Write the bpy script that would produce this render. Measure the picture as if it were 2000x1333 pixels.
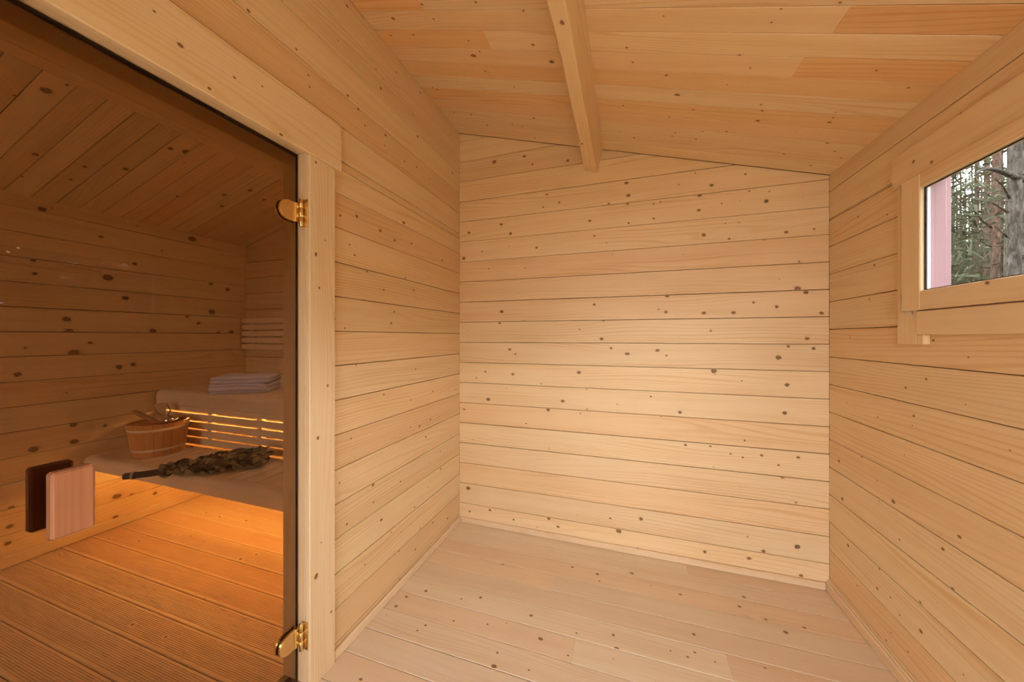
import bpy, bmesh, math, random
from mathutils import Vector, Matrix, noise

# ------------------------------------------------------------------ scene, camera, light
sc = bpy.context.scene
for o in list(bpy.data.objects):
    bpy.data.objects.remove(o)
COL = sc.collection
rng = random.Random(11)

FPX, YAW, CYPX, EYE = 675.676, 0.32188, 658.706, 1.224      # focal length in pixels of a 2000 px frame
cam_d = bpy.data.cameras.new('camera')
cam_d.sensor_fit = 'HORIZONTAL'; cam_d.sensor_width = 36.0
cam_d.lens = FPX / 2000 * 36.0
cam_d.shift_y = -(666.5 - CYPX) / 2000
cam_d.clip_start = 0.02; cam_d.clip_end = 300
cam = bpy.data.objects.new('camera', cam_d); COL.objects.link(cam)
cam.location = (0, 0, EYE); cam.rotation_euler = (math.pi/2, 0, YAW)
sc.camera = cam

world = bpy.data.worlds.new('overcast_sky'); sc.world = world
world.use_nodes = True
wb = world.node_tree.nodes['Background']
wb.inputs['Color'].default_value = (0.96, 0.98, 1.0, 1)
wb.inputs['Strength'].default_value = 6.2

sc.view_settings.view_transform = 'Standard'
sc.view_settings.look = 'None'
sc.view_settings.gamma = 1.0
sc.view_settings.use_curve_mapping = False
sc.view_settings.exposure = 0.53
sc.cycles.max_bounces = 10
sc.cycles.diffuse_bounces = 8
sc.cycles.use_adaptive_sampling = True
sc.cycles.adaptive_threshold = 0.13
sc.cycles.adaptive_min_samples = 12
sc.cycles.glossy_bounces = 4
sc.cycles.transparent_max_bounces = 16
sc.cycles.caustics_reflective = False
sc.cycles.caustics_refractive = False
sc.cycles.sample_clamp_indirect = 8.0

LED_ROOM, LED_FLOOR, FILL_LAMP = 62.0, 54.0, 55.0

def portal(name, loc, rot, sx, sy):
    l = bpy.data.lights.new(name, 'AREA'); l.shape = 'RECTANGLE'; l.size = sx; l.size_y = sy
    l.cycles.is_portal = True
    o = bpy.data.objects.new(name, l); COL.objects.link(o); o.location = loc; o.rotation_euler = rot
    return o

# room dimensions (metres), measured from the board courses
XL, XR, YB, YF = -1.058, 0.926, 2.071, -1.15       # partition face, right wall, back wall, front wall
XS = -3.077                                         # sauna side wall
M = 0.2883                                          # roof pitch
CP = 0.133                                          # board course
ZR = 2.577                                          # ceiling height at the partition
XP2 = -1.160                                        # partition face on the sauna side
SF = 0.02                                           # sauna floor level
def ceil_z(x): return ZR - M*(x - XL)
def sauna_z(x): return min(1.985 + M*(x - XS), 2.255)
WIN_Y0, WIN_Y1, WIN_Z0, WIN_Z1 = -0.20, 1.512, 1.312, 1.777   # window opening in the right wall
ADDED_SWIN = (-3.00, -2.15, 0.60, 1.50)                            # unseen window added to bring fill daylight into the sauna
DOOR_Y0, DOOR_Y1, DOOR_Z = 0.235, 0.925, 1.866               # glass door opening in the partition
ADDED_ENT = (-0.62, 0.84, 0.02, 1.99)                              # entrance opening, invented and made wide to let daylight in

portal('window_portal', (XR+0.10, (WIN_Y0+WIN_Y1)/2, (WIN_Z0+WIN_Z1)/2), (0, math.pi/2, 0), WIN_Z1-WIN_Z0, WIN_Y1-WIN_Y0)
portal('added_window_portal', ((ADDED_SWIN[0]+ADDED_SWIN[1])/2, YF-0.12, (ADDED_SWIN[2]+ADDED_SWIN[3])/2), (math.pi/2, 0, 0), ADDED_SWIN[1]-ADDED_SWIN[0], ADDED_SWIN[3]-ADDED_SWIN[2])
portal('added_entrance_portal', ((ADDED_ENT[0]+ADDED_ENT[1])/2, YF-0.12, (ADDED_ENT[2]+ADDED_ENT[3])/2), (math.pi/2, 0, 0), ADDED_ENT[1]-ADDED_ENT[0], ADDED_ENT[3]-ADDED_ENT[2])

# ------------------------------------------------------------------ materials
def new_mat(name):
    m = bpy.data.materials.new(name); m.use_nodes = True
    nt = m.node_tree
    return m, nt, nt.nodes['Principled BSDF']
class NT:
    def __init__(s, nt): s.nt = nt
    def n(s, t, **kw):
        x = s.nt.nodes.new(t)
        for k, v in kw.items(): setattr(x, k, v)
        return x
    def l(s, a, b): s.nt.links.new(a, b)
    def val(s, x, sock):
        if isinstance(x, (int, float)): sock.default_value = x
        else: s.l(x, sock)
    def math(s, op, a, b=None, c=None, clamp=False):
        x = s.n('ShaderNodeMath', operation=op); x.use_clamp = clamp
        s.val(a, x.inputs[0])
        if b is not None: s.val(b, x.inputs[1])
        if c is not None: s.val(c, x.inputs[2])
        return x.outputs[0]
    def vmul(s, v, k):
        x = s.n('ShaderNodeVectorMath', operation='MULTIPLY'); s.l(v, x.inputs[0]); x.inputs[1].default_value = k
        return x.outputs[0]
    def noise(s, v, scale=1.0, detail=2.0, rough=0.5):
        x = s.n('ShaderNodeTexNoise'); s.l(v, x.inputs['Vector']); x.inputs['Scale'].default_value = scale
        x.inputs['Detail'].default_value = detail; x.inputs['Roughness'].default_value = rough
        return x.outputs['Fac']
    def sstep(s, x, a, b):
        m = s.n('ShaderNodeMapRange', interpolation_type='SMOOTHSTEP'); s.val(x, m.inputs['Value'])
        s.val(a, m.inputs['From Min']); s.val(b, m.inputs['From Max'])
        return m.outputs['Result']
    def mix(s, f, a, b, mode='MIX'):
        x = s.n('ShaderNodeMix', data_type='RGBA', blend_type=mode); s.val(f, x.inputs['Factor'])
        for v, k in ((a, 'A'), (b, 'B')):
            sk = [i for i in x.inputs if i.name == k and i.type == 'RGBA'][0]
            if isinstance(v, tuple): sk.default_value = (*v, 1)
            else: s.l(v, sk)
        return [o for o in x.outputs if o.type == 'RGBA'][0]

def make_wood(name, base, late, knot=(0.085, 0.038, 0.014), rough=0.5, ring=0.47, knots=0.22, kscale=8.0, spec=0.35, freq=62.0):
    m, nt, bs = new_mat(name); g = NT(nt)
    tc = g.n('ShaderNodeTexCoord'); oi = g.n('ShaderNodeObjectInfo')
    r = oi.outputs['Random']
    off = g.n('ShaderNodeCombineXYZ')
    g.l(g.math('MULTIPLY', r, 37.0), off.inputs[0]); g.l(g.math('MULTIPLY', r, 91.7), off.inputs[1]); g.l(g.math('MULTIPLY', r, 17.3), off.inputs[2])
    ad = g.n('ShaderNodeVectorMath', operation='ADD'); g.l(tc.outputs['Object'], ad.inputs[0]); g.l(off.outputs[0], ad.inputs[1])
    P = ad.outputs[0]
    uvn = g.n('ShaderNodeUVMap'); uvn.uv_map = 'knot'
    ln = g.n('ShaderNodeVectorMath', operation='LENGTH'); g.l(uvn.outputs[0], ln.inputs[0]); kd = ln.outputs['Value']
    near = g.sstep(kd, 1.0, 0.2)                       # 1 close to a knot
    sp = g.n('ShaderNodeSeparateXYZ'); g.l(P, sp.inputs[0])
    warp = g.noise(g.vmul(P, (0.75, 7.0, 7.0)), 1.0, 1.0)
    ph = g.math('MULTIPLY', sp.outputs[1], freq)
    ph = g.math('ADD', ph, g.math('MULTIPLY', warp, 11.0))
    ph = g.math('ADD', ph, g.math('MULTIPLY', near, 1.6))
    ph = g.math('ADD', ph, g.math('MULTIPLY', sp.outputs[2], 30.0))
    si = g.math('SINE', g.math('MULTIPLY', ph, 2*math.pi))
    lat = g.sstep(si, 0.05, 1.0)
    tone = g.noise(g.vmul(P, (1.3, 9.0, 9.0)), 1.0, 0.0)
    tone = g.sstep(tone, 0.30, 0.70)
    fib = g.noise(g.vmul(P, (14.0, 420.0, 420.0)), 1.0, 1.0)
    blot = g.noise(g.vmul(P, (1.6, 26.0, 26.0)), 1.0, 2.0)
    f = g.math('MULTIPLY', lat, g.math('MULTIPLY_ADD', tone, ring*0.85, ring*0.15))
    f = g.math('ADD', f, g.math('MULTIPLY', g.math('SUBTRACT', fib, 0.5), 0.40))
    f = g.math('ADD', f, g.math('MULTIPLY', g.math('SUBTRACT', blot, 0.42), 0.95), clamp=True)
    col = g.mix(f, base, late)
    # small specks and knots, then the large knots that the boards carry
    vo = g.n('ShaderNodeTexVoronoi', voronoi_dimensions='2D', feature='F1'); g.l(P, vo.inputs['Vector']); vo.inputs['Scale'].default_value = kscale
    vs = g.n('ShaderNodeSeparateColor'); g.l(vo.outputs['Color'], vs.inputs[0])
    act = g.math('GREATER_THAN', vs.outputs[0], 1.0-knots)
    rad = g.math('MULTIPLY_ADD', g.math('POWER', vs.outputs[1], 3.0), 0.028, 0.008)
    km = g.math('MULTIPLY', g.sstep(vo.outputs['Distance'], g.math('MULTIPLY', rad, 1.15), g.math('MULTIPLY', rad, 0.55)), act)
    halo = g.math('MULTIPLY', g.sstep(vo.outputs['Distance'], g.math('MULTIPLY', rad, 3.4), rad), act)
    wob = g.math('ADD', kd, g.math('MULTIPLY', g.math('SUBTRACT', g.noise(P, 160.0, 0.0), 0.5), 0.22))
    kb = g.sstep(wob, 0.42, 0.30)
    kh = g.sstep(wob, 0.75, 0.36)
    halo = g.math('MAXIMUM', halo, kh)
    col = g.mix(g.math('MULTIPLY', halo, 0.42), col, late)
    col = g.mix(g.math('MULTIPLY', km, 0.85), col, knot)
    kin = g.mix(g.sstep(wob, 0.30, 0.10), knot, tuple(min(1, c*2.0) for c in knot))
    col = g.mix(g.math('MULTIPLY', kb, 0.84), col, kin)
    col = g.mix(1.0, col, oi.outputs['Color'], 'MULTIPLY')
    g.l(col, bs.inputs['Base Color'])
    g.l(g.math('MULTIPLY_ADD', fib, 0.16, rough-0.08), bs.inputs['Roughness'])
    bs.inputs['Specular IOR Level'].default_value = spec
    return m

PINE   = make_wood('pine_boards', (0.730, 0.572, 0.357), (0.598, 0.375, 0.167))
PFLOOR = make_wood('pine_floor', (0.705, 0.600, 0.450), (0.600, 0.430, 0.262), rough=0.40, ring=0.36, spec=0.45)
PTRIM  = make_wood('pine_trim', (0.735, 0.610, 0.425), (0.640, 0.455, 0.255), ring=0.40, knots=0.06)
PDECK  = make_wood('pine_deck', (0.680, 0.490, 0.285), (0.560, 0.340, 0.155), rough=0.5, ring=0.35, knots=0.2)
ASPEN  = make_wood('aspen_bench', (0.800, 0.660, 0.500), (0.720, 0.550, 0.380), ring=0.25, knots=0.0, rough=0.45)
ALDER  = make_wood('alder_handle', (0.370, 0.160, 0.080), (0.290, 0.110, 0.048), ring=0.30, knots=0.0, rough=0.4)
SHADEW  = make_wood('alder_shaded', (0.180, 0.075, 0.035), (0.120, 0.045, 0.020), ring=0.30, knots=0.0, rough=0.5)  # alder with the unlit inner grip's shade put into its colour
STAVEW = make_wood('bucket_wood', (0.640, 0.330, 0.120), (0.500, 0.220, 0.070), ring=0.35, knots=0.0, rough=0.35)
REDW   = make_wood('red_paint', (0.310, 0.185, 0.210), (0.260, 0.130, 0.155), knot=(0.22, 0.08, 0.09), ring=0.30, knots=0.25, rough=0.6)
RAWWALL = make_wood('rough_core', (0.50, 0.30, 0.14), (0.40, 0.22, 0.09), knots=0.0)

def flat_mat(name, col, rough=0.5, metal=0.0, spec=0.5, var=0.12, scale=40.0, emit=None, es=0.0):
    m, nt, bs = new_mat(name); g = NT(nt)
    tc = g.n('ShaderNodeTexCoord')
    nz = g.noise(tc.outputs['Object'], scale, 3.0)
    c = g.mix(nz, tuple(max(0, x*(1-var)) for x in col), tuple(min(1, x*(1+var)) for x in col))
    g.l(c, bs.inputs['Base Color'])
    bs.inputs['Roughness'].default_value = rough; bs.inputs['Metallic'].default_value = metal
    bs.inputs['Specular IOR Level'].default_value = spec
    if emit:
        bs.inputs['Emission Color'].default_value = (*emit, 1); bs.inputs['Emission Strength'].default_value = es
    return m
BRASS  = flat_mat('brushed_brass', (0.80, 0.60, 0.30), 0.24, 1.0, var=0.05)
STEEL  = flat_mat('zinc_steel', (0.62, 0.62, 0.60), 0.30, 1.0, var=0.08)
RUBBER = flat_mat('black_gasket', (0.012, 0.010, 0.009), 0.6)
WHITE  = flat_mat('white_spacer', (0.85, 0.86, 0.86), 0.4)
HOOP   = flat_mat('clear_hoop', (0.75, 0.60, 0.42), 0.25, 0.0, 0.6)
ROPE   = flat_mat('hemp_rope', (0.16, 0.085, 0.035), 0.9)
STEM   = flat_mat('birch_stem', (0.065, 0.035, 0.022), 0.8, var=0.4)
TWINE  = flat_mat('pale_twine', (0.42, 0.44, 0.40), 0.8)
CHROME = flat_mat('ladle_metal', (0.80, 0.79, 0.76), 0.22, 1.0)
PLASTIC = flat_mat('led_channel', (0.7, 0.7, 0.7), 0.5)
LEDA   = flat_mat('led_warm_room', (0.9, 0.8, 0.6), 0.5, emit=(1.0, 0.70, 0.24), es=LED_ROOM)
LEDB   = flat_mat('led_warm_floor', (0.9, 0.8, 0.6), 0.5, emit=(1.0, 0.70, 0.24), es=LED_FLOOR)

def leaf_mat(name, a, b):
    m, nt, bs = new_mat(name); g = NT(nt)
    oi = g.n('ShaderNodeObjectInfo'); tc = g.n('ShaderNodeTexCoord')
    nz = g.noise(tc.outputs['Object'], 60.0, 3.0)
    f = g.math('MULTIPLY_ADD', nz, 0.35, g.math('MULTIPLY', oi.outputs['Random'], 0.7), clamp=True)
    g.l(g.mix(f, a, b), bs.inputs['Base Color']); bs.inputs['Roughness'].default_value = 0.75
    bs.inputs['Specular IOR Level'].default_value = 0.2
    return m
LEAF   = leaf_mat('dry_birch_leaf', (0.075, 0.050, 0.022), (0.400, 0.300, 0.170))
NEEDLE = leaf_mat('pine_needles', (0.027, 0.033, 0.018), (0.080, 0.093, 0.056))
def cloth_mat():
    m, nt, bs = new_mat('towel_cotton'); g = NT(nt)
    tc = g.n('ShaderNodeTexCoord')
    a = g.noise(tc.outputs['Object'], 900.0, 2.0); b = g.noise(tc.outputs['Object'], 14.0, 3.0)
    g.l(g.mix(b, (0.66, 0.65, 0.86), (0.78, 0.76, 0.95)), bs.inputs['Base Color'])
    bs.inputs['Roughness'].default_value = 0.95; bs.inputs['Specular IOR Level'].default_value = 0.1
    bp = g.n('ShaderNodeBump'); bp.inputs['Strength'].default_value = 0.5; bp.inputs['Distance'].default_value = 0.004
    g.l(g.math('ADD', a, g.math('MULTIPLY', b, 2.0)), bp.inputs['Height']); g.l(bp.outputs[0], bs.inputs['Normal'])
    return m
CLOTH = cloth_mat()
def bark_mat(name, a, b):
    m, nt, bs = new_mat(name); g = NT(nt)
    tc = g.n('ShaderNodeTexCoord')
    n1 = g.noise(g.vmul(tc.outputs['Object'], (14, 14, 4)), 1.0, 4.0)
    n2 = g.noise(g.vmul(tc.outputs['Object'], (45, 45, 11)), 1.0, 4.0)
    f = g.sstep(g.math('ADD', g.math('MULTIPLY', n1, 0.5), g.math('MULTIPLY', n2, 0.5)), 0.36, 0.64)
    g.l(g.mix(f, a, b), bs.inputs['Base Color']); bs.inputs['Roughness'].default_value = 0.95
    bs.inputs['Specular IOR Level'].default_value = 0.1
    bp = g.n('ShaderNodeBump'); bp.inputs['Strength'].default_value = 0.8; bp.inputs['Distance'].default_value = 0.03
    g.l(f, bp.inputs['Height']); g.l(bp.outputs[0], bs.inputs['Normal'])
    return m
BARKG = bark_mat('grey_bark', (0.026, 0.021, 0.018), (0.095, 0.085, 0.074))
BARKP = bark_mat('pink_bark', (0.046, 0.028, 0.021), (0.138, 0.090, 0.071))
BARKB = bark_mat('brown_bark', (0.034, 0.024, 0.018), (0.105, 0.075, 0.058))
GROUND = bark_mat('forest_floor', (0.055, 0.050, 0.025), (0.140, 0.115, 0.060))

def glass_mat(name, tint, refl=1.0):
    m = bpy.data.materials.new(name); m.use_nodes = True
    nt = m.node_tree; nt.nodes.clear(); g = NT(nt)
    out = g.n('ShaderNodeOutputMaterial'); tr = g.n('ShaderNodeBsdfTransparent'); gl = g.n('ShaderNodeBsdfGlossy')
    tr.inputs['Color'].default_value = (*tint, 1); gl.inputs['Roughness'].default_value = 0.0
    lw = g.n('ShaderNodeLayerWeight'); lw.inputs['Blend'].default_value = 0.5
    ge = g.n('ShaderNodeNewGeometry')
    f = g.math('MULTIPLY_ADD', g.math('POWER', lw.outputs['Facing'], 5.0), 0.96*refl, 0.030*refl)
    f = g.math('MULTIPLY', f, g.math('SUBTRACT', 1.0, ge.outputs['Backfacing']), clamp=True)
    mx = g.n('ShaderNodeMixShader'); g.l(f, mx.inputs[0]); g.l(tr.outputs[0], mx.inputs[1]); g.l(gl.outputs[0], mx.inputs[2])
    g.l(mx.outputs[0], out.inputs['Surface'])
    return m
BRONZE = glass_mat('bronze_glass', (0.68, 0.575, 0.465))
CLEAR  = glass_mat('clear_glass', (0.985, 0.99, 0.985))

# ------------------------------------------------------------------ mesh helpers
def link(name, me, mat=None, parent=None, mtx=None, color=None):
    o = bpy.data.objects.new(name, me); COL.objects.link(o)
    if mat is not None and me is not None and not me.materials: me.materials.append(mat)
    if mtx is not None: o.matrix_world = mtx
    if parent is not None:
        o.parent = parent; o.matrix_parent_inverse = parent.matrix_world.inverted() if parent.type != 'EMPTY' or True else Matrix()
    if color: o.color = (*color, 1)
    return o
def tag(o, label=None, cat=None, group=None, kind=None):
    if label: o['label'] = label
    if cat: o['category'] = cat
    if group: o['group'] = group
    if kind: o['kind'] = kind
    return o
def empty(name, loc, label, cat, group=None, kind=None):
    o = bpy.data.objects.new(name, None); COL.objects.link(o); o.location = loc; o.empty_display_size = 0.1
    o.matrix_world = Matrix.Translation(loc)
    return tag(o, label, cat, group, kind)
def mesh(name, vs, fs, smooth=False):
    me = bpy.data.meshes.new(name); me.from_pydata([tuple(v) for v in vs], [], fs); me.update()
    if smooth: me.polygons.foreach_set('use_smooth', [True]*len(me.polygons))
    return me
def knot_uv(me, kuv):
    uv = me.uv_layers.new(name='knot')
    arr = [2.0]*(2*len(me.loops))
    for i, l in enumerate(me.loops):
        if l.vertex_index in kuv: arr[2*i], arr[2*i+1] = kuv[l.vertex_index]
    uv.data.foreach_set('uv', arr)
def cbox_data(hx, hy, hz, c):
    """a box with chamfered edges"""
    c = min(c, hx*0.9, hy*0.9, hz*0.9)
    vs, idx = [], {}
    for a in range(3):
        for sx in (-1, 1):
            for sy in (-1, 1):
                for sz in (-1, 1):
                    h = [hx, hy, hz]; s = (sx, sy, sz)
                    v = [s[i]*(h[i] if i == a else h[i]-c) for i in range(3)]
                    idx[(a, s)] = len(vs); vs.append(v)
    fs = []
    def add(f):
        n = Vector((0, 0, 0)); ctr = Vector((0, 0, 0))
        p = [Vector(vs[i]) for i in f]
        for q in p: ctr += q
        ctr /= len(p); n = (p[1]-p[0]).cross(p[2]-p[1])
        fs.append(f if n.dot(ctr) > 0 else f[::-1])
    for a in range(3):
        b, d = (a+1) % 3, (a+2) % 3
        for s in (-1, 1):
            q = []
            for t, u in ((-1, -1), (1, -1), (1, 1), (-1, 1)):
                k = [0, 0, 0]; k[a] = s; k[b] = t; k[d] = u; q.append(idx[(a, tuple(k))])
            add(q)
        for s in (-1, 1):
            for t in (-1, 1):
                k0 = [0, 0, 0]; k0[a] = s; k0[b] = t
                e0 = list(k0); e0[d] = -1; e1 = list(k0); e1[d] = 1
                add([idx[(a, tuple(e0))], idx[(a, tuple(e1))], idx[(b, tuple(e1))], idx[(b, tuple(e0))]])
    for sx in (-1, 1):
        for sy in (-1, 1):
            for sz in (-1, 1):
                s = (sx, sy, sz); add([idx[(0, s)], idx[(1, s)], idx[(2, s)]])
    return vs, fs
AX = {'x': Matrix(((1, 0, 0), (0, 1, 0), (0, 0, 1))),
      'y': Matrix(((0, -1, 0), (1, 0, 0), (0, 0, 1))),
      'z': Matrix(((0, 0, 1), (0, 1, 0), (-1, 0, 0)))}
def wbox(name, x0, x1, y0, y1, z0, z1, mat, parent=None, axis='x', c=0.0025, color=None, knots=()):
    """a chamfered timber whose grain runs along axis; knots are (world point, radius, outward normal)"""
    R3 = AX[axis]; ctr = Vector(((x0+x1)/2, (y0+y1)/2, (z0+z1)/2))
    h = Vector(((x1-x0)/2, (y1-y0)/2, (z1-z0)/2))
    hl = R3.transposed() @ h; hl = [abs(v) for v in hl]
    vs, fs = cbox_data(*hl, c)
    vs = [list(v) for v in vs]; kuv = {}
    for p, r, nrm in knots:
        q = R3.transposed() @ (Vector(p)-ctr); n = R3.transposed() @ Vector(nrm)
        a = max(range(3), key=lambda i: abs(n[i])); s = 1 if n[a] > 0 else -1
        b, d = (a+1) % 3, (a+2) % 3
        add_knot(vs, fs, kuv, a, b, d, s, s*(hl[a]+0.00012), q, r, hl)
    me = mesh(name, vs, fs); knot_uv(me, kuv)
    mt = Matrix.Translation(ctr) @ R3.to_4x4()
    return link(name, me, mat, parent, mt, color or tint())
def add_knot(vs, fs, kuv, a, b, d, s, w, q, r, hl):
    k = len(vs); n = 12; el = 1.25; R_ = r*2.4
    ctr = [0, 0, 0]; ctr[a] = w; ctr[b] = max(-hl[b], min(hl[b], q[b])); ctr[d] = max(-hl[d], min(hl[d], q[d]))
    vs.append(ctr); kuv[k] = ((ctr[b]-q[b])/R_, (ctr[d]-q[d])/R_)
    for i in range(n):
        an = 2*math.pi*i/n
        db, dd = R_*math.cos(an)*(el if b == 0 else 1), R_*math.sin(an)*(el if d == 0 else 1)
        v = [0, 0, 0]; v[a] = w
        v[b] = max(-hl[b], min(hl[b], q[b]+db)); v[d] = max(-hl[d], min(hl[d], q[d]+dd))
        kuv[len(vs)] = ((v[b]-q[b])/R_/(el if b == 0 else 1), (v[d]-q[d])/R_/(el if d == 0 else 1))
        vs.append(v)
    for i in range(n):
        f = [k, k+1+i, k+1+(i+1) % n]
        fs.append(f if s > 0 else f[::-1])
def tint(a=0.93, b=1.04, red=0.09):
    v = rng.uniform(a, b); k = rng.uniform(0, 1)**2*red
    return (min(1, v*1.0), v*(1-k), v*(1-1.7*k))

def clip(poly, lo, hi):
    for sgn, lim in ((1, lo), (-1, -hi)):
        out = []
        for i in range(len(poly)):
            p, q = poly[i], poly[(i+1) % len(poly)]
            a, b = sgn*p[1]-lim, sgn*q[1]-lim
            if a >= 0: out.append(p)
            if (a > 1e-9 and b < -1e-9) or (a < -1e-9 and b > 1e-9):
                t = a/(a-b); out.append((p[0]+(q[0]-p[0])*t, p[1]+(q[1]-p[1])*t))
        poly = out
        if len(poly) < 3: return []
    res = []
    for p in poly:
        if not res or abs(p[0]-res[-1][0])+abs(p[1]-res[-1][1]) > 1e-7: res.append(p)
    if len(res) > 1 and abs(res[0][0]-res[-1][0])+abs(res[0][1]-res[-1][1]) < 1e-7: res.pop()
    return res if len(res) >= 3 else []

def board(name, poly, v0, v1, O, U, V, N, mat, parent, T=0.024, knots=(), color=None, c=None, gap=None, lift=None, endgap=0.0):
    """one board of a lining: outline poly in (u,v), joints at v0 and v1, front face at O along N"""
    c = rng.uniform(0.0010, 0.0020) if c is None else c
    gap = rng.uniform(0.0009, 0.0016) if gap is None else gap
    lift = rng.uniform(-0.0004, 0.0004) if lift is None else lift
    P0 = clip(poly, v0+gap, v1-gap); P1 = clip(poly, v0+gap+c, v1-gap-c)
    if not P0: return None
    if len(P1) != len(P0): P1 = P0
    cu = sum(p[0] for p in P0)/len(P0); cv = sum(p[1] for p in P0)/len(P0)
    n = len(P0); vs = []
    area = sum(P0[i][0]*P0[(i+1) % n][1]-P0[(i+1) % n][0]*P0[i][1] for i in range(n))
    if area < 0: P0 = P0[::-1]; P1 = P1[::-1]
    for p in P1: vs.append([p[0]-cu, p[1]-cv, 0.0])
    for p in P0: vs.append([p[0]-cu, p[1]-cv, -c*1.1])
    for p in P0: vs.append([p[0]-cu, p[1]-cv, -T])
    fs = [list(range(n)), list(range(3*n-1, 2*n-1, -1))]
    for k in (0, 1):
        for i in range(n):
            j = (i+1) % n; fs.append([k*n+i, (k+1)*n+i, (k+1)*n+j, k*n+j])
    kuv = {}
    us = [p[0]-cu for p in P1]; vv = [p[1]-cv for p in P1]
    for (ku, kv, r) in knots:
        q = (ku-cu, kv-cv)
        if not (min(us) <= q[0] <= max(us)): continue
        k0 = len(vs); m_ = 12; R_ = r*2.4
        lo, hi = v0+gap+c-cv, v1-gap-c-cv
        pts = [(0, 0)] + [(math.cos(2*math.pi*i/m_), math.sin(2*math.pi*i/m_)) for i in range(m_)]
        el = rng.uniform(1.05, 1.5)
        for (x, y) in pts:
            yy = max(lo, min(hi, q[1]+y*R_)); xx = max(min(us), min(max(us), q[0]+x*R_*el))
            kuv[len(vs)] = ((xx-q[0])/R_/el, (yy-q[1])/R_); vs.append([xx, yy, 0.00012+0.00003*(k0 % 7)])
        for i in range(m_): fs.append([k0, k0+1+i, k0+1+(i+1) % m_])
    me = mesh(name, vs, fs); knot_uv(me, kuv)
    org = Vector(O)+Vector(U)*cu+Vector(V)*cv+Vector(N)*lift
    mt = Matrix((U, V, N)).transposed().to_4x4(); mt.translation = org
    return link(name, me, mat, parent, mt, color or tint())

def subtract(iv, holes):
    out = [iv]
    for h0, h1 in holes:
        nx = []
        for a, b in out:
            if h1 <= a or h0 >= b: nx.append((a, b)); continue
            if h0 > a: nx.append((a, h0))
            if h1 < b: nx.append((h1, b))
        out = nx
    return out
def lining(parent, O, U, V, N, u0, u1, vlow, vtop, joint0, pitch, mat, holes=(), cut=None, knots=(), T=0.024, splits=None, tints=None, name='board'):
    """boards in courses along U; holes are (u0,u1,v0,v1); cut is (line function v<=f(u)) given as two points"""
    k = math.floor((vlow-joint0)/pitch); row = 0
    while joint0+k*pitch < vtop-1e-6:
        a, b = max(vlow, joint0+k*pitch), min(vtop, joint0+(k+1)*pitch)
        if b-a > 0.004:
            cuts = sorted({a, b} | {h for hl in holes for h in hl[2:4] if a+0.002 < h < b-0.002})
            for c0, c1 in zip(cuts[:-1], cuts[1:]):
                hs = [(h[0], h[1]) for h in holes if h[2] < c1-1e-6 and h[3] > c0+1e-6]
                for s0, s1 in subtract((u0, u1), hs):
                    if s1-s0 < 0.01: continue
                    segs = [s0]+[s for s in (splits(k) if splits else []) if s0+0.02 < s < s1-0.02]+[s1]
                    for si, (w0, w1) in enumerate(zip(segs[:-1], segs[1:])):
                        e = 0.0002
                        poly = [(w0+e, c0), (w1-e, c0), (w1-e, c1), (w0+e, c1)]
                        if cut:
                            (ua, va), (ub, vb) = cut
                            f = lambda u: va+(vb-va)*(u-ua)/(ub-ua)
                            out = []
                            for i in range(len(poly)):
                                p, q = poly[i], poly[(i+1) % 4]
                                da, db = f(p[0])-p[1], f(q[0])-q[1]
                                if da >= 0: out.append(p)
                                if (da > 0) != (db > 0):
                                    t = da/(da-db); out.append((p[0]+(q[0]-p[0])*t, p[1]+(q[1]-p[1])*t))
                            poly = out
                            if len(poly) < 3: continue
                        kn = [q for q in knots if c0 <= q[1] < c1]
                        board(name, poly, c0, c1, O, U, V, N, mat, parent, T=T, knots=kn, color=tints(k, si) if tints else None)
        k += 1
def boxes_mesh(name, bl):
    vs, fs = [], []
    for x0, x1, y0, y1, z0, z1 in bl:
        k = len(vs)
        vs += [(x, y, z) for x in (x0, x1) for y in (y0, y1) for z in (z0, z1)]
        fs += [[k+i for i in f] for f in ((0, 1, 3, 2), (4, 6, 7, 5), (0, 4, 5, 1), (2, 3, 7, 6), (0, 2, 6, 4), (1, 5, 7, 3))]
    return mesh(name, vs, fs)
def prism_mesh(name, prof, y0, y1):
    """outline in (x,z) drawn out along y"""
    n = len(prof); vs = [(x, y0, z) for x, z in prof]+[(x, y1, z) for x, z in prof]
    fs = [list(range(n)), list(range(2*n-1, n-1, -1))]+[[i, n+i, n+(i+1) % n, (i+1) % n] for i in range(n)]
    me = mesh(name, vs, fs)
    bm = bmesh.new(); bm.from_mesh(me); bmesh.ops.recalc_face_normals(bm, faces=bm.faces); bm.to_mesh(me); bm.free()
    return me
def struct(name, me, label, cat, mat=RAWWALL):
    me.materials.append(mat)
    o = link(name, me); return tag(o, label, cat, kind='structure')

# reading the photograph's knots onto the surfaces they lie in: pixel of the 2000 px frame -> world point
FW = Vector((-math.sin(YAW), math.cos(YAW), 0)); RT = Vector((math.cos(YAW), math.sin(YAW), 0)); EY = Vector((0, 0, EYE))
def hit(px, py, O, N):
    d = FW+RT*((px-1000)/FPX)+Vector((0, 0, -(py-CYPX)/FPX))
    t = (Vector(O)-EY).dot(Vector(N))/d.dot(Vector(N))
    return EY+d*t, t
def knots_on(lst, O, U, V, N, k=0.60):
    out = []
    for px, py, r in lst:
        p, t = hit(px, py, O, N); q = p-Vector(O)
        out.append((q.dot(Vector(U)), q.dot(Vector(V)), k*r*t/FPX))
    return out

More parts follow.
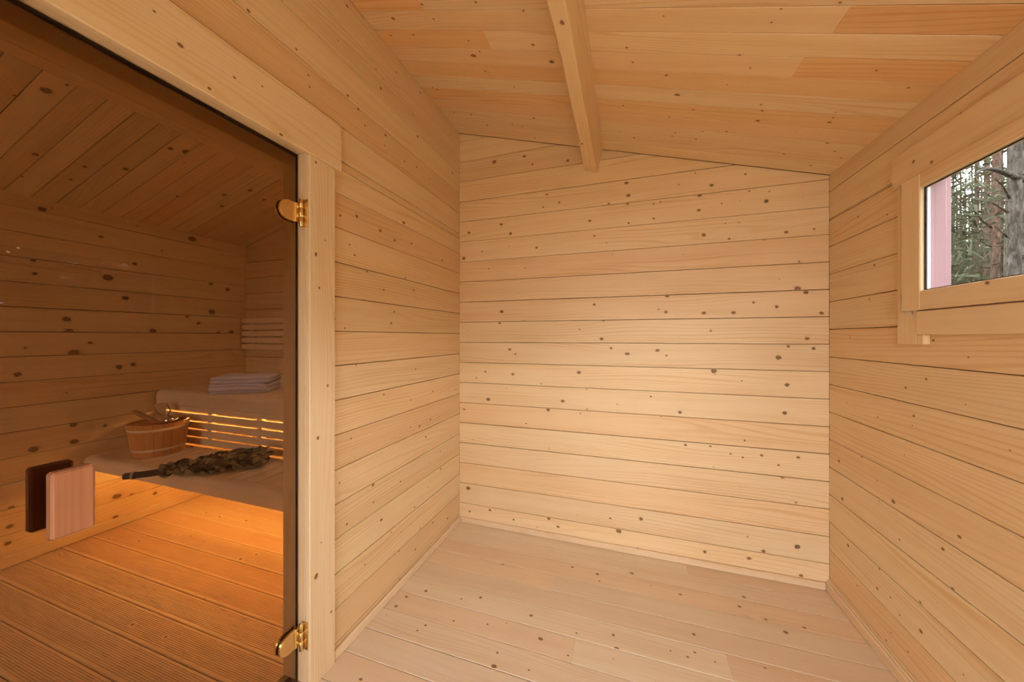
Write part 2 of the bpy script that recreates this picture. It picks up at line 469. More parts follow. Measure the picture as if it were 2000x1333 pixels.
K_BACK = [(965.5,316.4,6),(1024,305.6,4),(1040,321,3),(1109,314,4),(1068,380,3),(1092,395.6,3),(1061,404.6,2.5),(1189,398,3),(1225.6,398.6,3),(1223.5,357.5,5),(1227.4,382,5),(916,455,4),(979,438.5,4),(997,456.5,5),(1152,431.6,4),(1228,436,3),(1161,461,3),(1048,484,4),(1184.5,474.5,2),(906,505,5),(941.5,491.6,2),(1160.5,595.4,4),(955,525,2),(1026,524,2),
 (980,609,5),(1022.5,627.6,3),(976,631.5,4),(1178.5,627,3),(1132,643.5,2),(1175,662.4,5),(995.5,683,4),(1006.6,692,3),(1001.5,731.4,4),(948,726.6,3),(930.4,738.6,2),(1130.5,728,6),(1057,750,2),(953.5,780.6,5),(1099,784,5),(1070.5,801,5),(906.4,800,3),(1133.5,808,2),(914.5,954,6),(1027.6,828,2),(1193.5,680.4,4),(1225,691.5,5),(1205.5,790,2),
 (957,997,4),(917.5,999.6,3),(1003,1015.5,3),(1072,1013.4,5),(1090,1029.6,4),(1208.5,1038,7),(1192,1013,3),(1300.5,610,5),(1374.7,612,5),(1432.5,611,5),(1604.6,612,5),(1388.5,646.7,3),(1576.6,661.6,5),(1539.7,677,4),(1589,681,5),(1284,685,5),(1301.6,695,3),(1520.5,699,7),(1394,724.8,8),(1537,752.3,6),(1449,744.6,2),(1328,805.7,5),(1532.6,807.3,6),(1271,775,3),(1291,813,3),(1454.5,861,3),(1252,1014,6),(1557.3,1068.5,8),(1491.3,1077.3,5),(1462.7,1091,5),(1376.4,1078.4,5),(1564.5,1125,5),(1245.5,1073,4),(1559,894,4),(1487.5,890,4),(1450.6,894,3),(1427,887,3),(1339,869.5,4),(1387.4,872,3),(1528.7,932.7,5),(1520.5,909,3),
 (1366.6,382,5),(1496.6,393,6),(1390,362,5),(1365,410.7,4),(1374.4,459.3,6),(1535.4,454,5),(1424,467,3),(1276.5,398,3),(1277,427,3),(1463.5,373.6,2.5),(1409.5,398,2),(1590,447.5,3),(1417,436.7,2),(1557.3,564,8),(1574,571.7,6),(1517,599.4,5),(1472,591,4),(1303.5,578.5,5),(1456,340.5,3),(1358,338,2)]
K_LEFT = [(700,213.5,4),(753,264.5,4),(713,245.6,3),(815.5,266.6,4),(790,315.5,3),(814,326.6,3),(883.6,338,3),(839,350,2),(751,284.6,2),(697,422.6,5),(664.6,421.4,4),(743,451,5),(771,470,4),(804,476,3),(788.5,435.5,5),(682.6,478,3),(693,498.5,3),(716.5,530.6,3),(791.5,543.5,3),(749.5,566.6,3),(808,567.5,3),(863.5,509,3),(890.5,509,2),(769.6,609.6,3),(764,631.5,4),(673.6,641.4,3),(695.5,713,3),(811.6,721.5,3),(878.5,720,2),(749.5,771,3),(845,765,3),(802,782,2),(819.4,832.5,4),(841,820.5,3),(685.6,857,3),(831.4,854,3),(728.5,948,5),(782.5,941,3),(729.4,981.6,3),(810,991.5,3),(861,916.5,3),(663,944,3),(677.5,1024.5,4),(745,1016.4,4),(779,1077,3),(811,1074,3),(712.6,1104,3),(783,1040,2),(845.5,1021.5,3),(874,1013.4,3),(743.5,172.8,4),(734,135.5,3),(747,153,2),(679.4,186.8,4),(774,141.3,3),(820.7,181,3),(678,12,4),(485,21,5),(579,96,4),(602,147,3),(605,170,3)]
K_CEIL = [(823.4,8,5),(768,36,6),(847,37,3),(929,4,4),(763.8,69.3,3),(807.6,68,3),(915,79.4,3),(924.6,108.7,7),(936.6,100.8,3),(853.8,175,4),(887,219.4,3),(920,224.3,3),(1040.8,87.5,5),(1078,120.7,7),(948,139,3),(1004,170,3),(1042.5,231,4),(951.5,245,3),(1019.8,246.8,2),(1044,269.5,3),(1296,31.5,3),(1224,93,4),(1217,206.5,3),(1322.5,185.5,6),(1301.5,147,4),(1270,267.8,3),(1319,259.7,3),(1238.5,269.5,3),(1270,198,2),(1525.8,17.5,3),(1506.5,43.8,3),(1443.5,108.5,6),(1465,133,3),(1774,171.5,4),(1641,5,4),(1420,165.6,2),(1354,214.6,3),(1489,216.3,4),(1620,239,5),(1627,230,3),(1616.8,279.3,5),(1531,301,3),(1371.8,257,3),(1419,257,3),(1359.5,272.3,3),(1583.5,323.8,3),(1480,236,5),(1643,309,3),(1630.8,295.8,3)]
K_RIGHT = [(1891.7,698,3),(1809,741,4),(1769,758,4),(1784.5,813,4),(1714.6,815.6,3),(1782,832,2),(1886,791,2),(1972.6,880.5,3),(1888,869.5,2),(1638.7,901,5),(1745,980.6,7),(1645.4,975,6),(1874,1049,6),(1842,1073,5),(1656.4,1066,5),(1757,1055,3),(1717.4,1111.5,5),(1674.5,1144.5,3),(1713,1150,4),(1739.4,1167.6,3),(1798.3,1233.6,6),(1757,1202,3),(1731,1251.7,3),(1773.5,1273.7,3),(1881.8,1318.8,3),(1682.8,891.5,5),(1798,1177.5,4),(1861.5,1151.6,5),(1675.8,423.6,3),(1732.5,419.5,3),(1653,438,2),(1708,518,4),(1624.4,554,3),(1660,659.7,2),(1823,665,4),(1877,223,5)]
K_FLOOR = [(939.4,1092,2.5),(982,1102.5,4),(1118,1108.5,4),(832,1155,5),(901,1170.6,3),(938.5,1168,5),(773.5,1185,5),(794,1166.4,4),(886,1213.5,3),(831,1222.5,4),(815,1233,3),(1037.5,1203,5),(1056,1248.6,6),(952,1220,3),(971.5,1276,4),(964.6,1303,8),(1204,1268.4,8),(1198,1241.4,5),(1126,1237.5,3),(1109.5,1281,3),(704.5,1328,5),(1033,1310,3),(1171,1136,3),(1166.5,1122,5),(1234,1120.5,5),(1329,1162,4),(1453,1167,5),(1444,1185.6,5),(1434,1202,3),(1495.6,1211,4),(1571,1227,4),(1534.7,1236,7),(1555.6,1193.5,3),(1357,1275,4),(1355,1240,5),(1343,1284,4),(1309.6,1272,3),(1396,1293.6,3),(1494,1305.6,3),(1602,1203,3)]
K_SAUNA = [(82,409,5),(197,462.7,3),(65,509,3),(67.7,535,3),(211,542.6,6),(263,515.5,3),(245,582.5,4),(130,624,5),(145,626,4),(135,648,6),(176.6,670,3),(145,689,6),(260,712,4),(232.7,717.5,5),(298.7,647,5),(365.6,618,3),(388,631.7,3),(414,609.6,5),(444.5,565.7,4),(452,649,4),(426.7,651.5,3),(34.7,732,5),(143.6,830,5),(49.5,680,2),(375,467,5),(412,555,3),(205,831.6,3),(65.4,878,6),(22,993,4),(228.5,970,5),(257,967.5,3),(303,964,3),(225.5,1011,4),(15.5,1062,4),(19,1029,4),(145,863,5)]
K_SCEIL = [(90,177,9),(69,301.5,5),(333,290.5,5),(363,297,6),(245,330,5),(165.6,325.7,4),(203.6,324,3),(131,166,3),(438,381,4),(433,403,4),(347,384,3),(488,372,4),(516,390.6,4),(481,309,4),(138,351,3),(41.4,344.7,3),(29,187,3)]
K_SFLOOR = [(429,1010,4),(403,1001.6,3),(469.6,1093,5),(481,1017.5,4),(212.6,1052.6,3),(170,1108,3),(346,1045,3),(323.5,1245,4),(259,1221,5),(116.5,1084,3),(501,1084,4),(272,1057,4)]

# ------------------------------------------------------------------ the room shell
X0, X1_, Y0_, Z1_ = XS-0.20, XR+0.045, YF-0.10, 2.9
TB = 0.022                                    # thickness of the lining boards

# back wall (one wall behind the anteroom and the sauna)
wall_back = struct('wall_back', boxes_mesh('wall_back', [(X0, XR+0.045, YB+TB, YB+0.14, -0.1, 2.75)]), 'pale pine board wall opposite the camera, under the beam', 'wall')
O, U, V, N = (0, YB, 0), (1, 0, 0), (0, 0, 1), (0, -1, 0)
lining(wall_back, O, U, V, N, XL, XR-0.0006, 0.0, 2.62, 0.125, CP, PINE, cut=((XL, ZR), (XR, ceil_z(XR))), knots=knots_on(K_BACK, O, U, V, N), T=TB)
lining(wall_back, O, U, V, N, XS, XP2, SF, 2.30, 0.125, CP, PINE, cut=((XS, 1.985), (-2.14, 2.255)), T=TB, holes=[(-2.14, XP2, 0, 9)])
lining(wall_back, O, U, V, N, -2.14, XP2, SF, 2.255, 0.125, CP, PINE, T=TB)

# partition between the two rooms, with the door opening
def frame_boxes(x0, x1, y0, y1, z0, z1, holes):
    """slab in the y-z plane with rectangular holes (y0,y1,z0,z1), none overlapping in y"""
    bl, y = [], y0
    for h in sorted(holes):
        bl.append((x0, x1, y, h[0], z0, z1)); bl.append((x0, x1, h[0], h[1], h[3], z1))
        if h[2] > z0: bl.append((x0, x1, h[0], h[1], z0, h[2]))
        y = h[1]
    bl.append((x0, x1, y, y1, z0, z1)); return bl
dh = (DOOR_Y0, DOOR_Y1, -0.1, DOOR_Z+0.012)
wall_left = struct('wall_left', boxes_mesh('wall_left', frame_boxes(XP2+TB, XL-TB, YF, YB+TB, -0.1, 2.75, [dh])), 'pine board partition wall that holds the glass sauna door', 'wall')
O, U, V, N = (XL, 0, 0), (0, 1, 0), (0, 0, 1), (1, 0, 0)
lining(wall_left, O, U, V, N, YF, YB, 0.0, ZR+0.012, 0.0495, CP, PINE, holes=[dh], knots=knots_on(K_LEFT, O, U, V, N), T=TB)
O, U, V, N = (XP2, 0, 0), (0, -1, 0), (0, 0, 1), (-1, 0, 0)
lining(wall_left, O, U, V, N, -YB, -YF, SF, 2.255, 0.055, CP, PINE, holes=[(-DOOR_Y1, -DOOR_Y0, 0, dh[3])], T=TB)

# right wall with the window opening
wh = (WIN_Y0-0.05, WIN_Y1+0.01, WIN_Z0-0.05, WIN_Z1+0.01)
wall_right = struct('wall_right', boxes_mesh('wall_right', frame_boxes(XR+TB, XR+0.045, YF-0.1, YB+0.14, -0.1, 2.01, [wh])), 'pine board wall with the forest window', 'wall')
O, U, V, N = (XR, 0, 0), (0, -1, 0), (0, 0, 1), (-1, 0, 0)
lining(wall_right, O, U, V, N, -YB, -YF, 0.0, 2.020, 0.064, CP, PINE, holes=[(-wh[1], -wh[0], wh[2], wh[3])], knots=knots_on(K_RIGHT, O, U, V, N), T=TB)

# front wall behind the camera, with the added entrance and sauna window openings
def xz_boxes(y0, y1, x0, x1, z0, z1, holes):
    bl, x = [], x0
    for h in sorted(holes):
        bl.append((x, h[0], y0, y1, z0, z1)); bl.append((h[0], h[1], y0, y1, h[3], z1))
        if h[2] > z0: bl.append((h[0], h[1], y0, y1, z0, h[2]))
        x = h[1]
    bl.append((x, x1, y0, y1, z0, z1)); return bl
wall_front = struct('wall_front', boxes_mesh('wall_front', xz_boxes(YF-0.10, YF-TB, X0, XR+0.045, -0.1, 2.75, [(ADDED_ENT[0], ADDED_ENT[1], -0.1, ADDED_ENT[3]), ADDED_SWIN])), 'pine board wall with the added entrance opening behind the camera', 'wall')
O, U, V, N = (0, YF, 0), (-1, 0, 0), (0, 0, 1), (0, 1, 0)
lining(wall_front, O, U, V, N, -XR, -XL, 0.0, 2.62, 0.125, CP, PINE, holes=[(-ADDED_ENT[1], -ADDED_ENT[0], -0.1, ADDED_ENT[3])], cut=((-XR, ceil_z(XR)), (-XL, ZR)), T=TB)
lining(wall_front, O, U, V, N, -XP2, -XS, SF, 2.255, 0.125, CP, PINE, T=TB, holes=[(-ADDED_SWIN[1], -ADDED_SWIN[0], ADDED_SWIN[2], ADDED_SWIN[3])])

# sauna side wall
wall_sauna = struct('wall_sauna_left', boxes_mesh('wall_sauna_left', [(X0, XS-TB, YF-0.1, YB+0.14, -0.1, 2.4)]), 'dim pine board side wall of the sauna, seen through the glass', 'wall')
O, U, V, N = (XS, 0, 0), (0, 1, 0), (0, 0, 1), (1, 0, 0)
lining(wall_sauna, O, U, V, N, YF, YB, SF, 2.000, 0.055, CP, PINE, knots=knots_on(K_SAUNA, O, U, V, N, 1.0), T=TB)

# floors
floor = struct('floor', boxes_mesh('floor', [(XL-TB, XR+0.045, YF-0.1, YB+0.14, -0.12, -TB)]), 'pale pine plank floor of the anteroom', 'floor')
O, U, V, N = (0, 0, 0), (1, 0, 0), (0, 1, 0), (0, 0, 1)
fl_split = {3: [0.36], 5: [-0.35], 6: [0.55], 8: [-0.62, 0.3], 2: [-0.20]}
lining(floor, O, U, V, N, XL, XR, YF, YB, 1.0745, 0.1135, PFLOOR, knots=knots_on(K_FLOOR, O, U, V, N), T=TB, splits=lambda k: fl_split.get(k, []), name='floor_board')

floor_sauna = struct('floor_sauna', boxes_mesh('floor_sauna', [(X0, XL-TB, YF-0.1, YB+0.14, -0.12, -0.012)]), 'ribbed plank floor of the sauna, lit orange under the bench', 'floor')
def ribbed(y0, y1, knots):
    """deck board: margins left flat, narrow grooves cut along its length"""
    w = y1-y0-0.003; prof = [(-w/2, -0.026), (-w/2, -0.0025), (-w/2+0.0025, 0.0)]
    n = 14; a, b = -w/2+0.010, w/2-0.010; p = (b-a)/n
    for i in range(n):
        s = a+i*p
        prof += [(s+p*0.50, 0.0), (s+p*0.60, -0.0020), (s+p*0.86, -0.0020), (s+p*0.96, 0.0)]
    prof += [(w/2-0.0025, 0.0), (w/2, -0.0025), (w/2, -0.026)]
    L = (XP2-XS)/2-0.001; m_ = len(prof)
    vs = [(-L, y, z) for y, z in prof]+[(L, y, z) for y, z in prof]
    fs = [[i, i+1, m_+i+1, m_+i][::-1] for i in range(m_-1)]+[list(range(m_))[::-1], list(range(m_, 2*m_))]
    vs = [list(v) for v in vs]; kuv = {}; cy = (y0+y1)/2
    for ku, kv, r in knots:
        k0 = len(vs); R_ = r*2.4
        for x, y in [(0, 0)]+[(math.cos(i*math.pi/6), math.sin(i*math.pi/6)) for i in range(12)]:
            kuv[len(vs)] = (x, y); vs.append([ku-(XP2+XS)/2+x*R_*1.3, max(-w/2+.003, min(w/2-.003, kv-cy+y*R_)), 0.0002])
        fs += [[k0, k0+1+i, k0+1+(i+1) % 12] for i in range(12)]
    me = mesh('deck_board', vs, fs); knot_uv(me, kuv); return me
O, U, V, N = (0, 0, SF), (1, 0, 0), (0, 1, 0), (0, 0, 1)
ks = knots_on(K_SFLOOR, O, U, V, N)
yy = 0.8246-0.1168*17
while yy < YB-0.02:
    y1 = min(yy+0.1168, YB); y0 = max(yy, YF)
    me = ribbed(y0, y1, [q for q in ks if y0 < q[1] < y1])
    link('deck_board', me, PDECK, floor_sauna, Matrix.Translation(((XS+XP2)/2, (y0+y1)/2, SF+rng.uniform(-.0004, .0004))), tint(0.9, 1.05))
    yy += 0.1168

# ceilings
cl, sl = math.sqrt(1+M*M), M/math.sqrt(1+M*M); c_ = 1/cl
ceiling = struct('ceiling', prism_mesh('ceiling', [(XL-0.02, ceil_z(XL-0.02)+0.026), (XR+0.045, ceil_z(XR+0.045)+0.026), (XR+0.045, ceil_z(XR+0.045)+0.12), (XL-0.02, ceil_z(XL-0.02)+0.12)], YF-0.1, YB+0.14), 'sloping pine board ceiling on both sides of the roof beam', 'ceiling')
O, U, V, N = (XL, 0, ZR), (c_, 0, -sl), (0, -1, 0), (-sl, 0, -c_)
kc = knots_on(K_CEIL, O, U, V, N)
LEN = (XR-XL)*cl
def ceil_row(k): return round((-(k+1)*0.0905+0 - (-1.163))/0.0905, 3)
C_SPL = {}
crng = random.Random(5)
def cy_to_k(y): return math.floor((-y+1.163)/0.0905)
def c_u(px, py):
    p, t = hit(px, py, O, N); return (p-Vector(O)).dot(Vector(U))
C_SPL = {cy_to_k(1.21): [c_u(1640, 45)], cy_to_k(1.385): [c_u(1562, 128)], cy_to_k(1.48): [c_u(970, 170)], cy_to_k(1.30): [c_u(965, 108)], cy_to_k(1.12): [c_u(820, 5)]}
RED = (0.90, 0.72, 0.55); DRK = (0.93, 0.80, 0.66)
C_TNT = {(cy_to_k(1.21), 1): RED, (cy_to_k(1.385), 1): (0.95, 0.76, 0.58), (cy_to_k(1.48), 0): DRK, (cy_to_k(1.48), 1): DRK, (cy_to_k(1.30), 0): (0.96, 0.80, 0.64), (cy_to_k(1.12), 0): (0.95, 0.76, 0.60), (cy_to_k(1.66), 0): DRK}
def c_t(k, s): return C_TNT.get((k, s)) or tint(0.92, 1.04, 0.12)
lining(ceiling, O, U, V, N, 0.0, LEN, -YB, -YF, -1.163, 0.0905, PINE, knots=kc, T=TB, splits=lambda k: C_SPL.get(k, []), tints=c_t, name='ceiling_board')

ceiling_sauna = struct('ceiling_sauna', prism_mesh('ceiling_sauna', [(X0, 1.985+M*(X0-XS)+0.026), (-2.14, 2.255+0.026), (XP2+TB, 2.255+0.026), (XP2+TB, 2.36), (-2.16, 2.36), (X0, 2.08)], YF-0.1, YB+0.14), 'dim pine board ceiling of the sauna', 'ceiling')
O, U, V, N = (XS, 0, 1.985), (c_, 0, sl), (0, -1, 0), (sl, 0, -c_)
lining(ceiling_sauna, O, U, V, N, 0.0, (-2.14-XS)*cl, -YB, -YF, -0.6064, 0.0878, PINE, knots=knots_on(K_SCEIL, O, U, V, N, 0.9), T=TB, tints=lambda k, s: tint(0.86, 1.04, 0.16), name='ceiling_board')
O, U, V, N = (-2.14, 0, 2.255), (0, 1, 0), (1, 0, 0), (0, 0, -1)
lining(ceiling_sauna, O, U, V, N, YF, YB, 0.0, XP2+2.14, 0.0, 0.095, PINE, T=TB, name='ceiling_board')

# skirting
def skirting(name, label, bl):
    e = tag(bpy.data.objects.new(name, None), label, 'skirting', kind='structure'); COL.objects.link(e)
    for (x0, x1, y0, y1, z0, z1, ax) in bl: wbox('strip', x0, x1, y0, y1, z0, z1, PTRIM, e, ax, 0.004)
skirting('baseboard_back', 'low pine skirting strip along the far wall', [(XL+0.016, XR-0.018, YB-0.014, YB-0.0005, 0.0005, 0.036, 'x')])
skirting('baseboard_left', 'low pine skirting strip under the partition', [(XL+0.0005, XL+0.015, 1.022, YB-0.0005, 0.0005, 0.036, 'y')])
skirting('baseboard_right', 'pine skirting strip under the window wall', [(XR-0.017, XR-0.0005, YF, YB-0.0005, 0.0005, 0.044, 'y'), (XR-0.0075, XR-0.0006, YF, YB-0.0005, 0.0445, 0.052, 'y')])
skirting('baseboard_sauna', 'orange lit skirting strip along the sauna side wall', [(XS+0.0005, XS+0.016, YF, YB-0.0005, SF+0.0005, 0.078, 'y')])

# ------------------------------------------------------------------ roof beam
def build_beam():
    """squared purlin set at right angles to the roof, with waney (bark edge) corners along its lower side"""
    n_ = Vector((-sl, 0, -c_)); u_ = Vector((c_, 0, -sl))
    base = Vector((-0.133+0.0, 0, 0)); base.z = ceil_z(base.x)      # upper right edge
    D, W = 0.132, 0.074
    ys = [YF+0.002+i*(YB-0.0006-YF-0.002)/44 for i in range(45)]
    vs, fs = [], []
    for y in ys:
        wl = 0.004+0.030*max(0, noise.noise(Vector((y*2.1+3.1, 0.3, 0)))+0.10)          # wane of the left edge
        wr = 0.003+0.034*max(0, noise.noise(Vector((y*2.4+7.7, 1.9, 0)))+0.05)          # wane of the right edge
        if y > 1.75: k = max(0.0, 1-(y-1.75)/0.25); wl = 0.004+(wl-0.004)*k; wr = 0.003+(wr-0.003)*k
        q = [(0, -0.01), (0, D-wr*1.5), (-wr*0.35, D-wr*0.5), (-wr, D), (-W+wl, D), (-W+wl*0.4, D-wl*0.6), (-W, D-wl*2), (-W, -0.01)]
        for a, b in q:
            p = base+u_*a+n_*b; vs.append((p.x, y, p.z))
    m_ = 8
    for i in range(len(ys)-1):
        for j in range(m_):
            fs.append([i*m_+j, i*m_+(j+1) % m_, (i+1)*m_+(j+1) % m_, (i+1)*m_+j])
    fs += [list(range(m_))[::-1], [44*m_+j for j in range(m_)]]
    kuv = {}
    for px, py, r in ((1098, 44, 8), (1137, 281, 4.5)):
        p, t = hit(px, py, base+n_*D, n_); r *= 0.6*t/FPX*2.4; k0 = len(vs)
        for x, y in [(0, 0)]+[(math.cos(i*math.pi/6), math.sin(i*math.pi/6)) for i in range(12)]:
            kuv[len(vs)] = (x, y); q = p+Vector((0, 1, 0))*(x*r*1.4)+u_*(y*r)+n_*0.0006; vs.append((q.x, q.y, q.z))
        fs += [[k0, k0+1+i, k0+1+(i+1) % 12] for i in range(12)]
    ctr = Vector((-0.18, (YF+YB)/2, 2.25)); R3 = AX['y']
    vs = [tuple(R3.transposed() @ (Vector(v)-ctr)) for v in vs]
    me = mesh('roof_beam', vs, fs)
    bm = bmesh.new(); bm.from_mesh(me); bmesh.ops.recalc_face_normals(bm, faces=bm.faces); bm.to_mesh(me); bm.free()
    knot_uv(me, kuv)
    o = link('roof_beam', me, PTRIM, None, Matrix.Translation(ctr) @ R3.to_4x4(), (0.97, 0.88, 0.74))
    return tag(o, 'rough squared pine beam with waney edges under the ceiling', 'beam', kind='structure')
beam = build_beam()

# ------------------------------------------------------------------ door frame (trim) and glass door
def pk(lst, O, N, k=0.8):
    return [(hit(x, y, O, N)[0], k*r*hit(x, y, O, N)[1]/FPX, N) for x, y, r in lst]
XC = -1.038                                                            # face of the casing
trim = empty('trim_1', (XL, DOOR_Y1, 0), 'pale pine frame around the glass sauna door', 'door frame', kind='structure')
wbox('side_casing', XL+0.0005, XC, 0.910, 1.0205, 0.0005, 1.857, PTRIM, trim, 'z', 0.003, (1.0, 0.99, 0.96),
     pk([(617,497,4),(623.7,562.7,3),(640,754,3),(635,470,2),(621,856,4),(617.5,1126.5,6),(627.5,1060.7,2),(647,1195.7,3),(617,317,3)], (XC, 0, 0), (1, 0, 0)))
wbox('side_casing', XL+0.0005, XC, 0.140, 0.250, 0.0005, 1.857, PTRIM, trim, 'z', 0.003, (1.0, 0.99, 0.96))
wbox('head_casing', XL+0.0005, XC+0.001, 0.120, 1.052, 1.8575, 2.031, PTRIM, trim, 'y', 0.003, (1.0, 0.97, 0.92),
     pk([(352.4,88.4,6),(301,22,3),(409,172.6,4),(458,152,3),(512.5,169,2),(549,263,4)], (XC+0.001, 0, 0), (1, 0, 0)))
wbox('jamb', XP2-0.004, XL, 0.9105, 0.9245, 0.0205, 1.8655, PTRIM, trim, 'z', 0.002, (0.93, 0.86, 0.78))
wbox('jamb', XP2-0.004, XL, 0.2355, 0.2495, 0.0205, 1.8655, PTRIM, trim, 'z', 0.002, (0.93, 0.86, 0.78))
wbox('head_jamb', XP2-0.004, XL, 0.2500, 0.9100, 1.8630, 1.8765, PTRIM, trim, 'y', 0.002, (0.93, 0.86, 0.78))
wbox('door_stop', XP2-0.004, -1.120, 0.2500, 0.9100, 1.8225, 1.8625, PTRIM, trim, 'y', 0.002, (0.93, 0.86, 0.78))
wbox('gasket', -1.0975, -1.0935, 0.2500, 0.9100, 1.8515, 1.8625, RUBBER, trim, 'y', 0.0008)
wbox('gasket', -1.0975, -1.0935, 0.9045, 0.9100, 0.0250, 1.8510, RUBBER, trim, 'z', 0.0008)

GX = -1.085                                                            # glass plane
door = empty('door_1', (GX, 0.90, 0.03), 'bronze tinted glass sauna door with brass hinges', 'door', kind='structure')
wbox('glass_pane', GX-0.008, GX, 0.2550, 0.9040, 0.030, 1.8560, BRONZE, door, 'y', 0.0006, (1, 1, 1))
def lathe(prof, n=24):
    vs, fs = [], []
    for r, z in prof:
        for i in range(n): a = 2*math.pi*i/n; vs.append((r*math.cos(a), r*math.sin(a), z))
    for k in range(len(prof)-1):
        for i in range(n):
            j = (i+1) % n; fs.append([k*n+i, k*n+j, (k+1)*n+j, (k+1)*n+i])
    fs += [list(range(n))[::-1], [(len(prof)-1)*n+i for i in range(n)]]
    return vs, fs
def tube(pts, rad, n=8, cap=True):
    pts = [Vector(p) for p in pts]
    rs = rad if isinstance(rad, (list, tuple)) else [rad]*len(pts)
    vs, fs = [], []; up = Vector((0.13, 0.31, 0.94)).normalized()
    for i, p in enumerate(pts):
        t = (pts[min(i+1, len(pts)-1)]-pts[max(i-1, 0)]).normalized()
        if abs(t.dot(up)) > 0.95: up = Vector((0.9, 0.3, 0.1)).normalized()
        a = t.cross(up).normalized(); b = t.cross(a).normalized()
        for k in range(n):
            an = 2*math.pi*k/n; vs.append(p+(a*math.cos(an)+b*math.sin(an))*rs[i])
    for i in range(len(pts)-1):
        for k in range(n):
            j = (k+1) % n; fs.append([i*n+k, (i+1)*n+k, (i+1)*n+j, i*n+j])
    if cap: fs += [list(range(n))[::-1][::-1], [(len(pts)-1)*n+k for k in range(n)][::-1]]
    me = mesh('tube', vs, fs, True)
    bm = bmesh.new(); bm.from_mesh(me); bmesh.ops.recalc_face_normals(bm, faces=bm.faces); bm.to_mesh(me); bm.free()
    me.polygons.foreach_set('use_smooth', [True]*len(me.polygons))
    return me
def outline_solid(name, pts, t):
    """outline in (y,z), thickness t along x from 0"""
    n = len(pts); vs = [(0, y, z) for y, z in pts]+[(t, y, z) for y, z in pts]
    fs = [list(range(n)), list(range(n, 2*n))[::-1]]+[[i, (i+1) % n, n+(i+1) % n, n+i] for i in range(n)]
    me = mesh(name, vs, fs)
    bm = bmesh.new(); bm.from_mesh(me); bmesh.ops.recalc_face_normals(bm, faces=bm.faces)
    ed = [e for e in bm.edges if abs(e.verts[0].co.x-e.verts[1].co.x) < 1e-6 and e.verts[0].co.x > t*0.5]
    bmesh.ops.bevel(bm, geom=ed, offset=min(0.0014, t*0.4), segments=2, affect='EDGES')
    bm.to_mesh(me); bm.free(); return me
def hinge(zc):
    h = bpy.data.objects.new('hinge', None); COL.objects.link(h); h.matrix_world = Matrix.Translation((GX, 0.9, zc)); h.parent = door
    h.matrix_parent_inverse = door.matrix_world.inverted()
    # clamp plate on the glass: straight at the frame, round towards the pane
    H_ = 0.0335; pts = [(0.898, -H_), (0.898, H_)]
    pts += [(0.866+0.035*math.cos(a), H_*math.sin(a)) for a in [math.pi/2+math.pi*i/14 for i in range(15)]]
    link('clamp_plate', outline_solid('clamp_plate', pts, 0.008), BRASS, h, Matrix.Translation((GX+0.0006, 0, zc)))
    link('clamp_plate', outline_solid('clamp_plate', pts, 0.006), BRASS, h, Matrix.Translation((GX-0.0146, 0, zc)))
    wbox('strap', GX+0.001, GX+0.0135, 0.884, 0.9075, zc-0.0330, zc+0.0330, BRASS, h, 'z', 0.002)
    wbox('leaf', GX+0.0145, XC-0.006, 0.9072, 0.9100, zc-0.047, zc+0.047, BRASS, h, 'z', 0.0008)
    kv, kf = lathe([(0.0052, 0), (0.0064, 0.0012), (0.0064, 0.0295), (0.0052, 0.0307)], 14)
    for dz in (-0.0475, -0.0155, 0.0165):
        me = mesh('knuckle', kv, kf, True); link('knuckle', me, BRASS, h, Matrix.Translation((GX+0.0200, 0.9005, zc+dz)))
hinge(1.652); hinge(0.191)
# wooden grips on both sides of the pane
def grip(x0, x1, mat, spx0, spx1, col):
    g_ = wbox('door_handle', x0, x1, 0.3455, 0.4035, 0.835, 0.964, mat, door, 'z', 0.004, col)
    wbox('spacer', spx0, spx1, 0.3700, 0.3930, 0.850, 0.950, mat, g_, 'z', 0.002, col)
grip(-1.058, -1.035, ALDER, GX+0.0005, -1.0585, (1, 1, 1))
grip(-1.136, -1.117, SHADEW, -1.1165, GX-0.0085, (1, 1, 1))

# ------------------------------------------------------------------ window
win = empty('window_1', (XR, WIN_Y1, WIN_Z0), 'small wide window onto the pine forest', 'window', kind='structure')
PW = (0.985, 0.93, 0.84)
wbox('side_casing', XR-0.020, XR-0.0006, 1.5070, 1.5935, 1.200, 1.7515, PTRIM, win, 'z', 0.002, PW)
wbox('side_casing', XR-0.020, XR-0.0006, WIN_Y0-0.085, WIN_Y0, 1.200, 1.7515, PTRIM, win, 'z', 0.002, PW)
wbox('head_casing', XR-0.022, XR-0.0006, WIN_Y0-0.11, 1.6167, 1.7520, 1.8640, PTRIM, win, 'y', 0.002, PW, pk([(1784,316,4),(1819.5,317,4)], (XR-0.022, 0, 0), (-1, 0, 0)))
wbox('sill_board', XR-0.022, XR-0.0006, WIN_Y0+0.001, 1.5065, 1.232, 1.3090, PTRIM, win, 'y', 0.002, PW)
wbox('sill_block', XR-0.0198, XR-0.0008, 1.480, 1.5068, 1.2002, 1.2318, PTRIM, win, 'y', 0.002, PW)
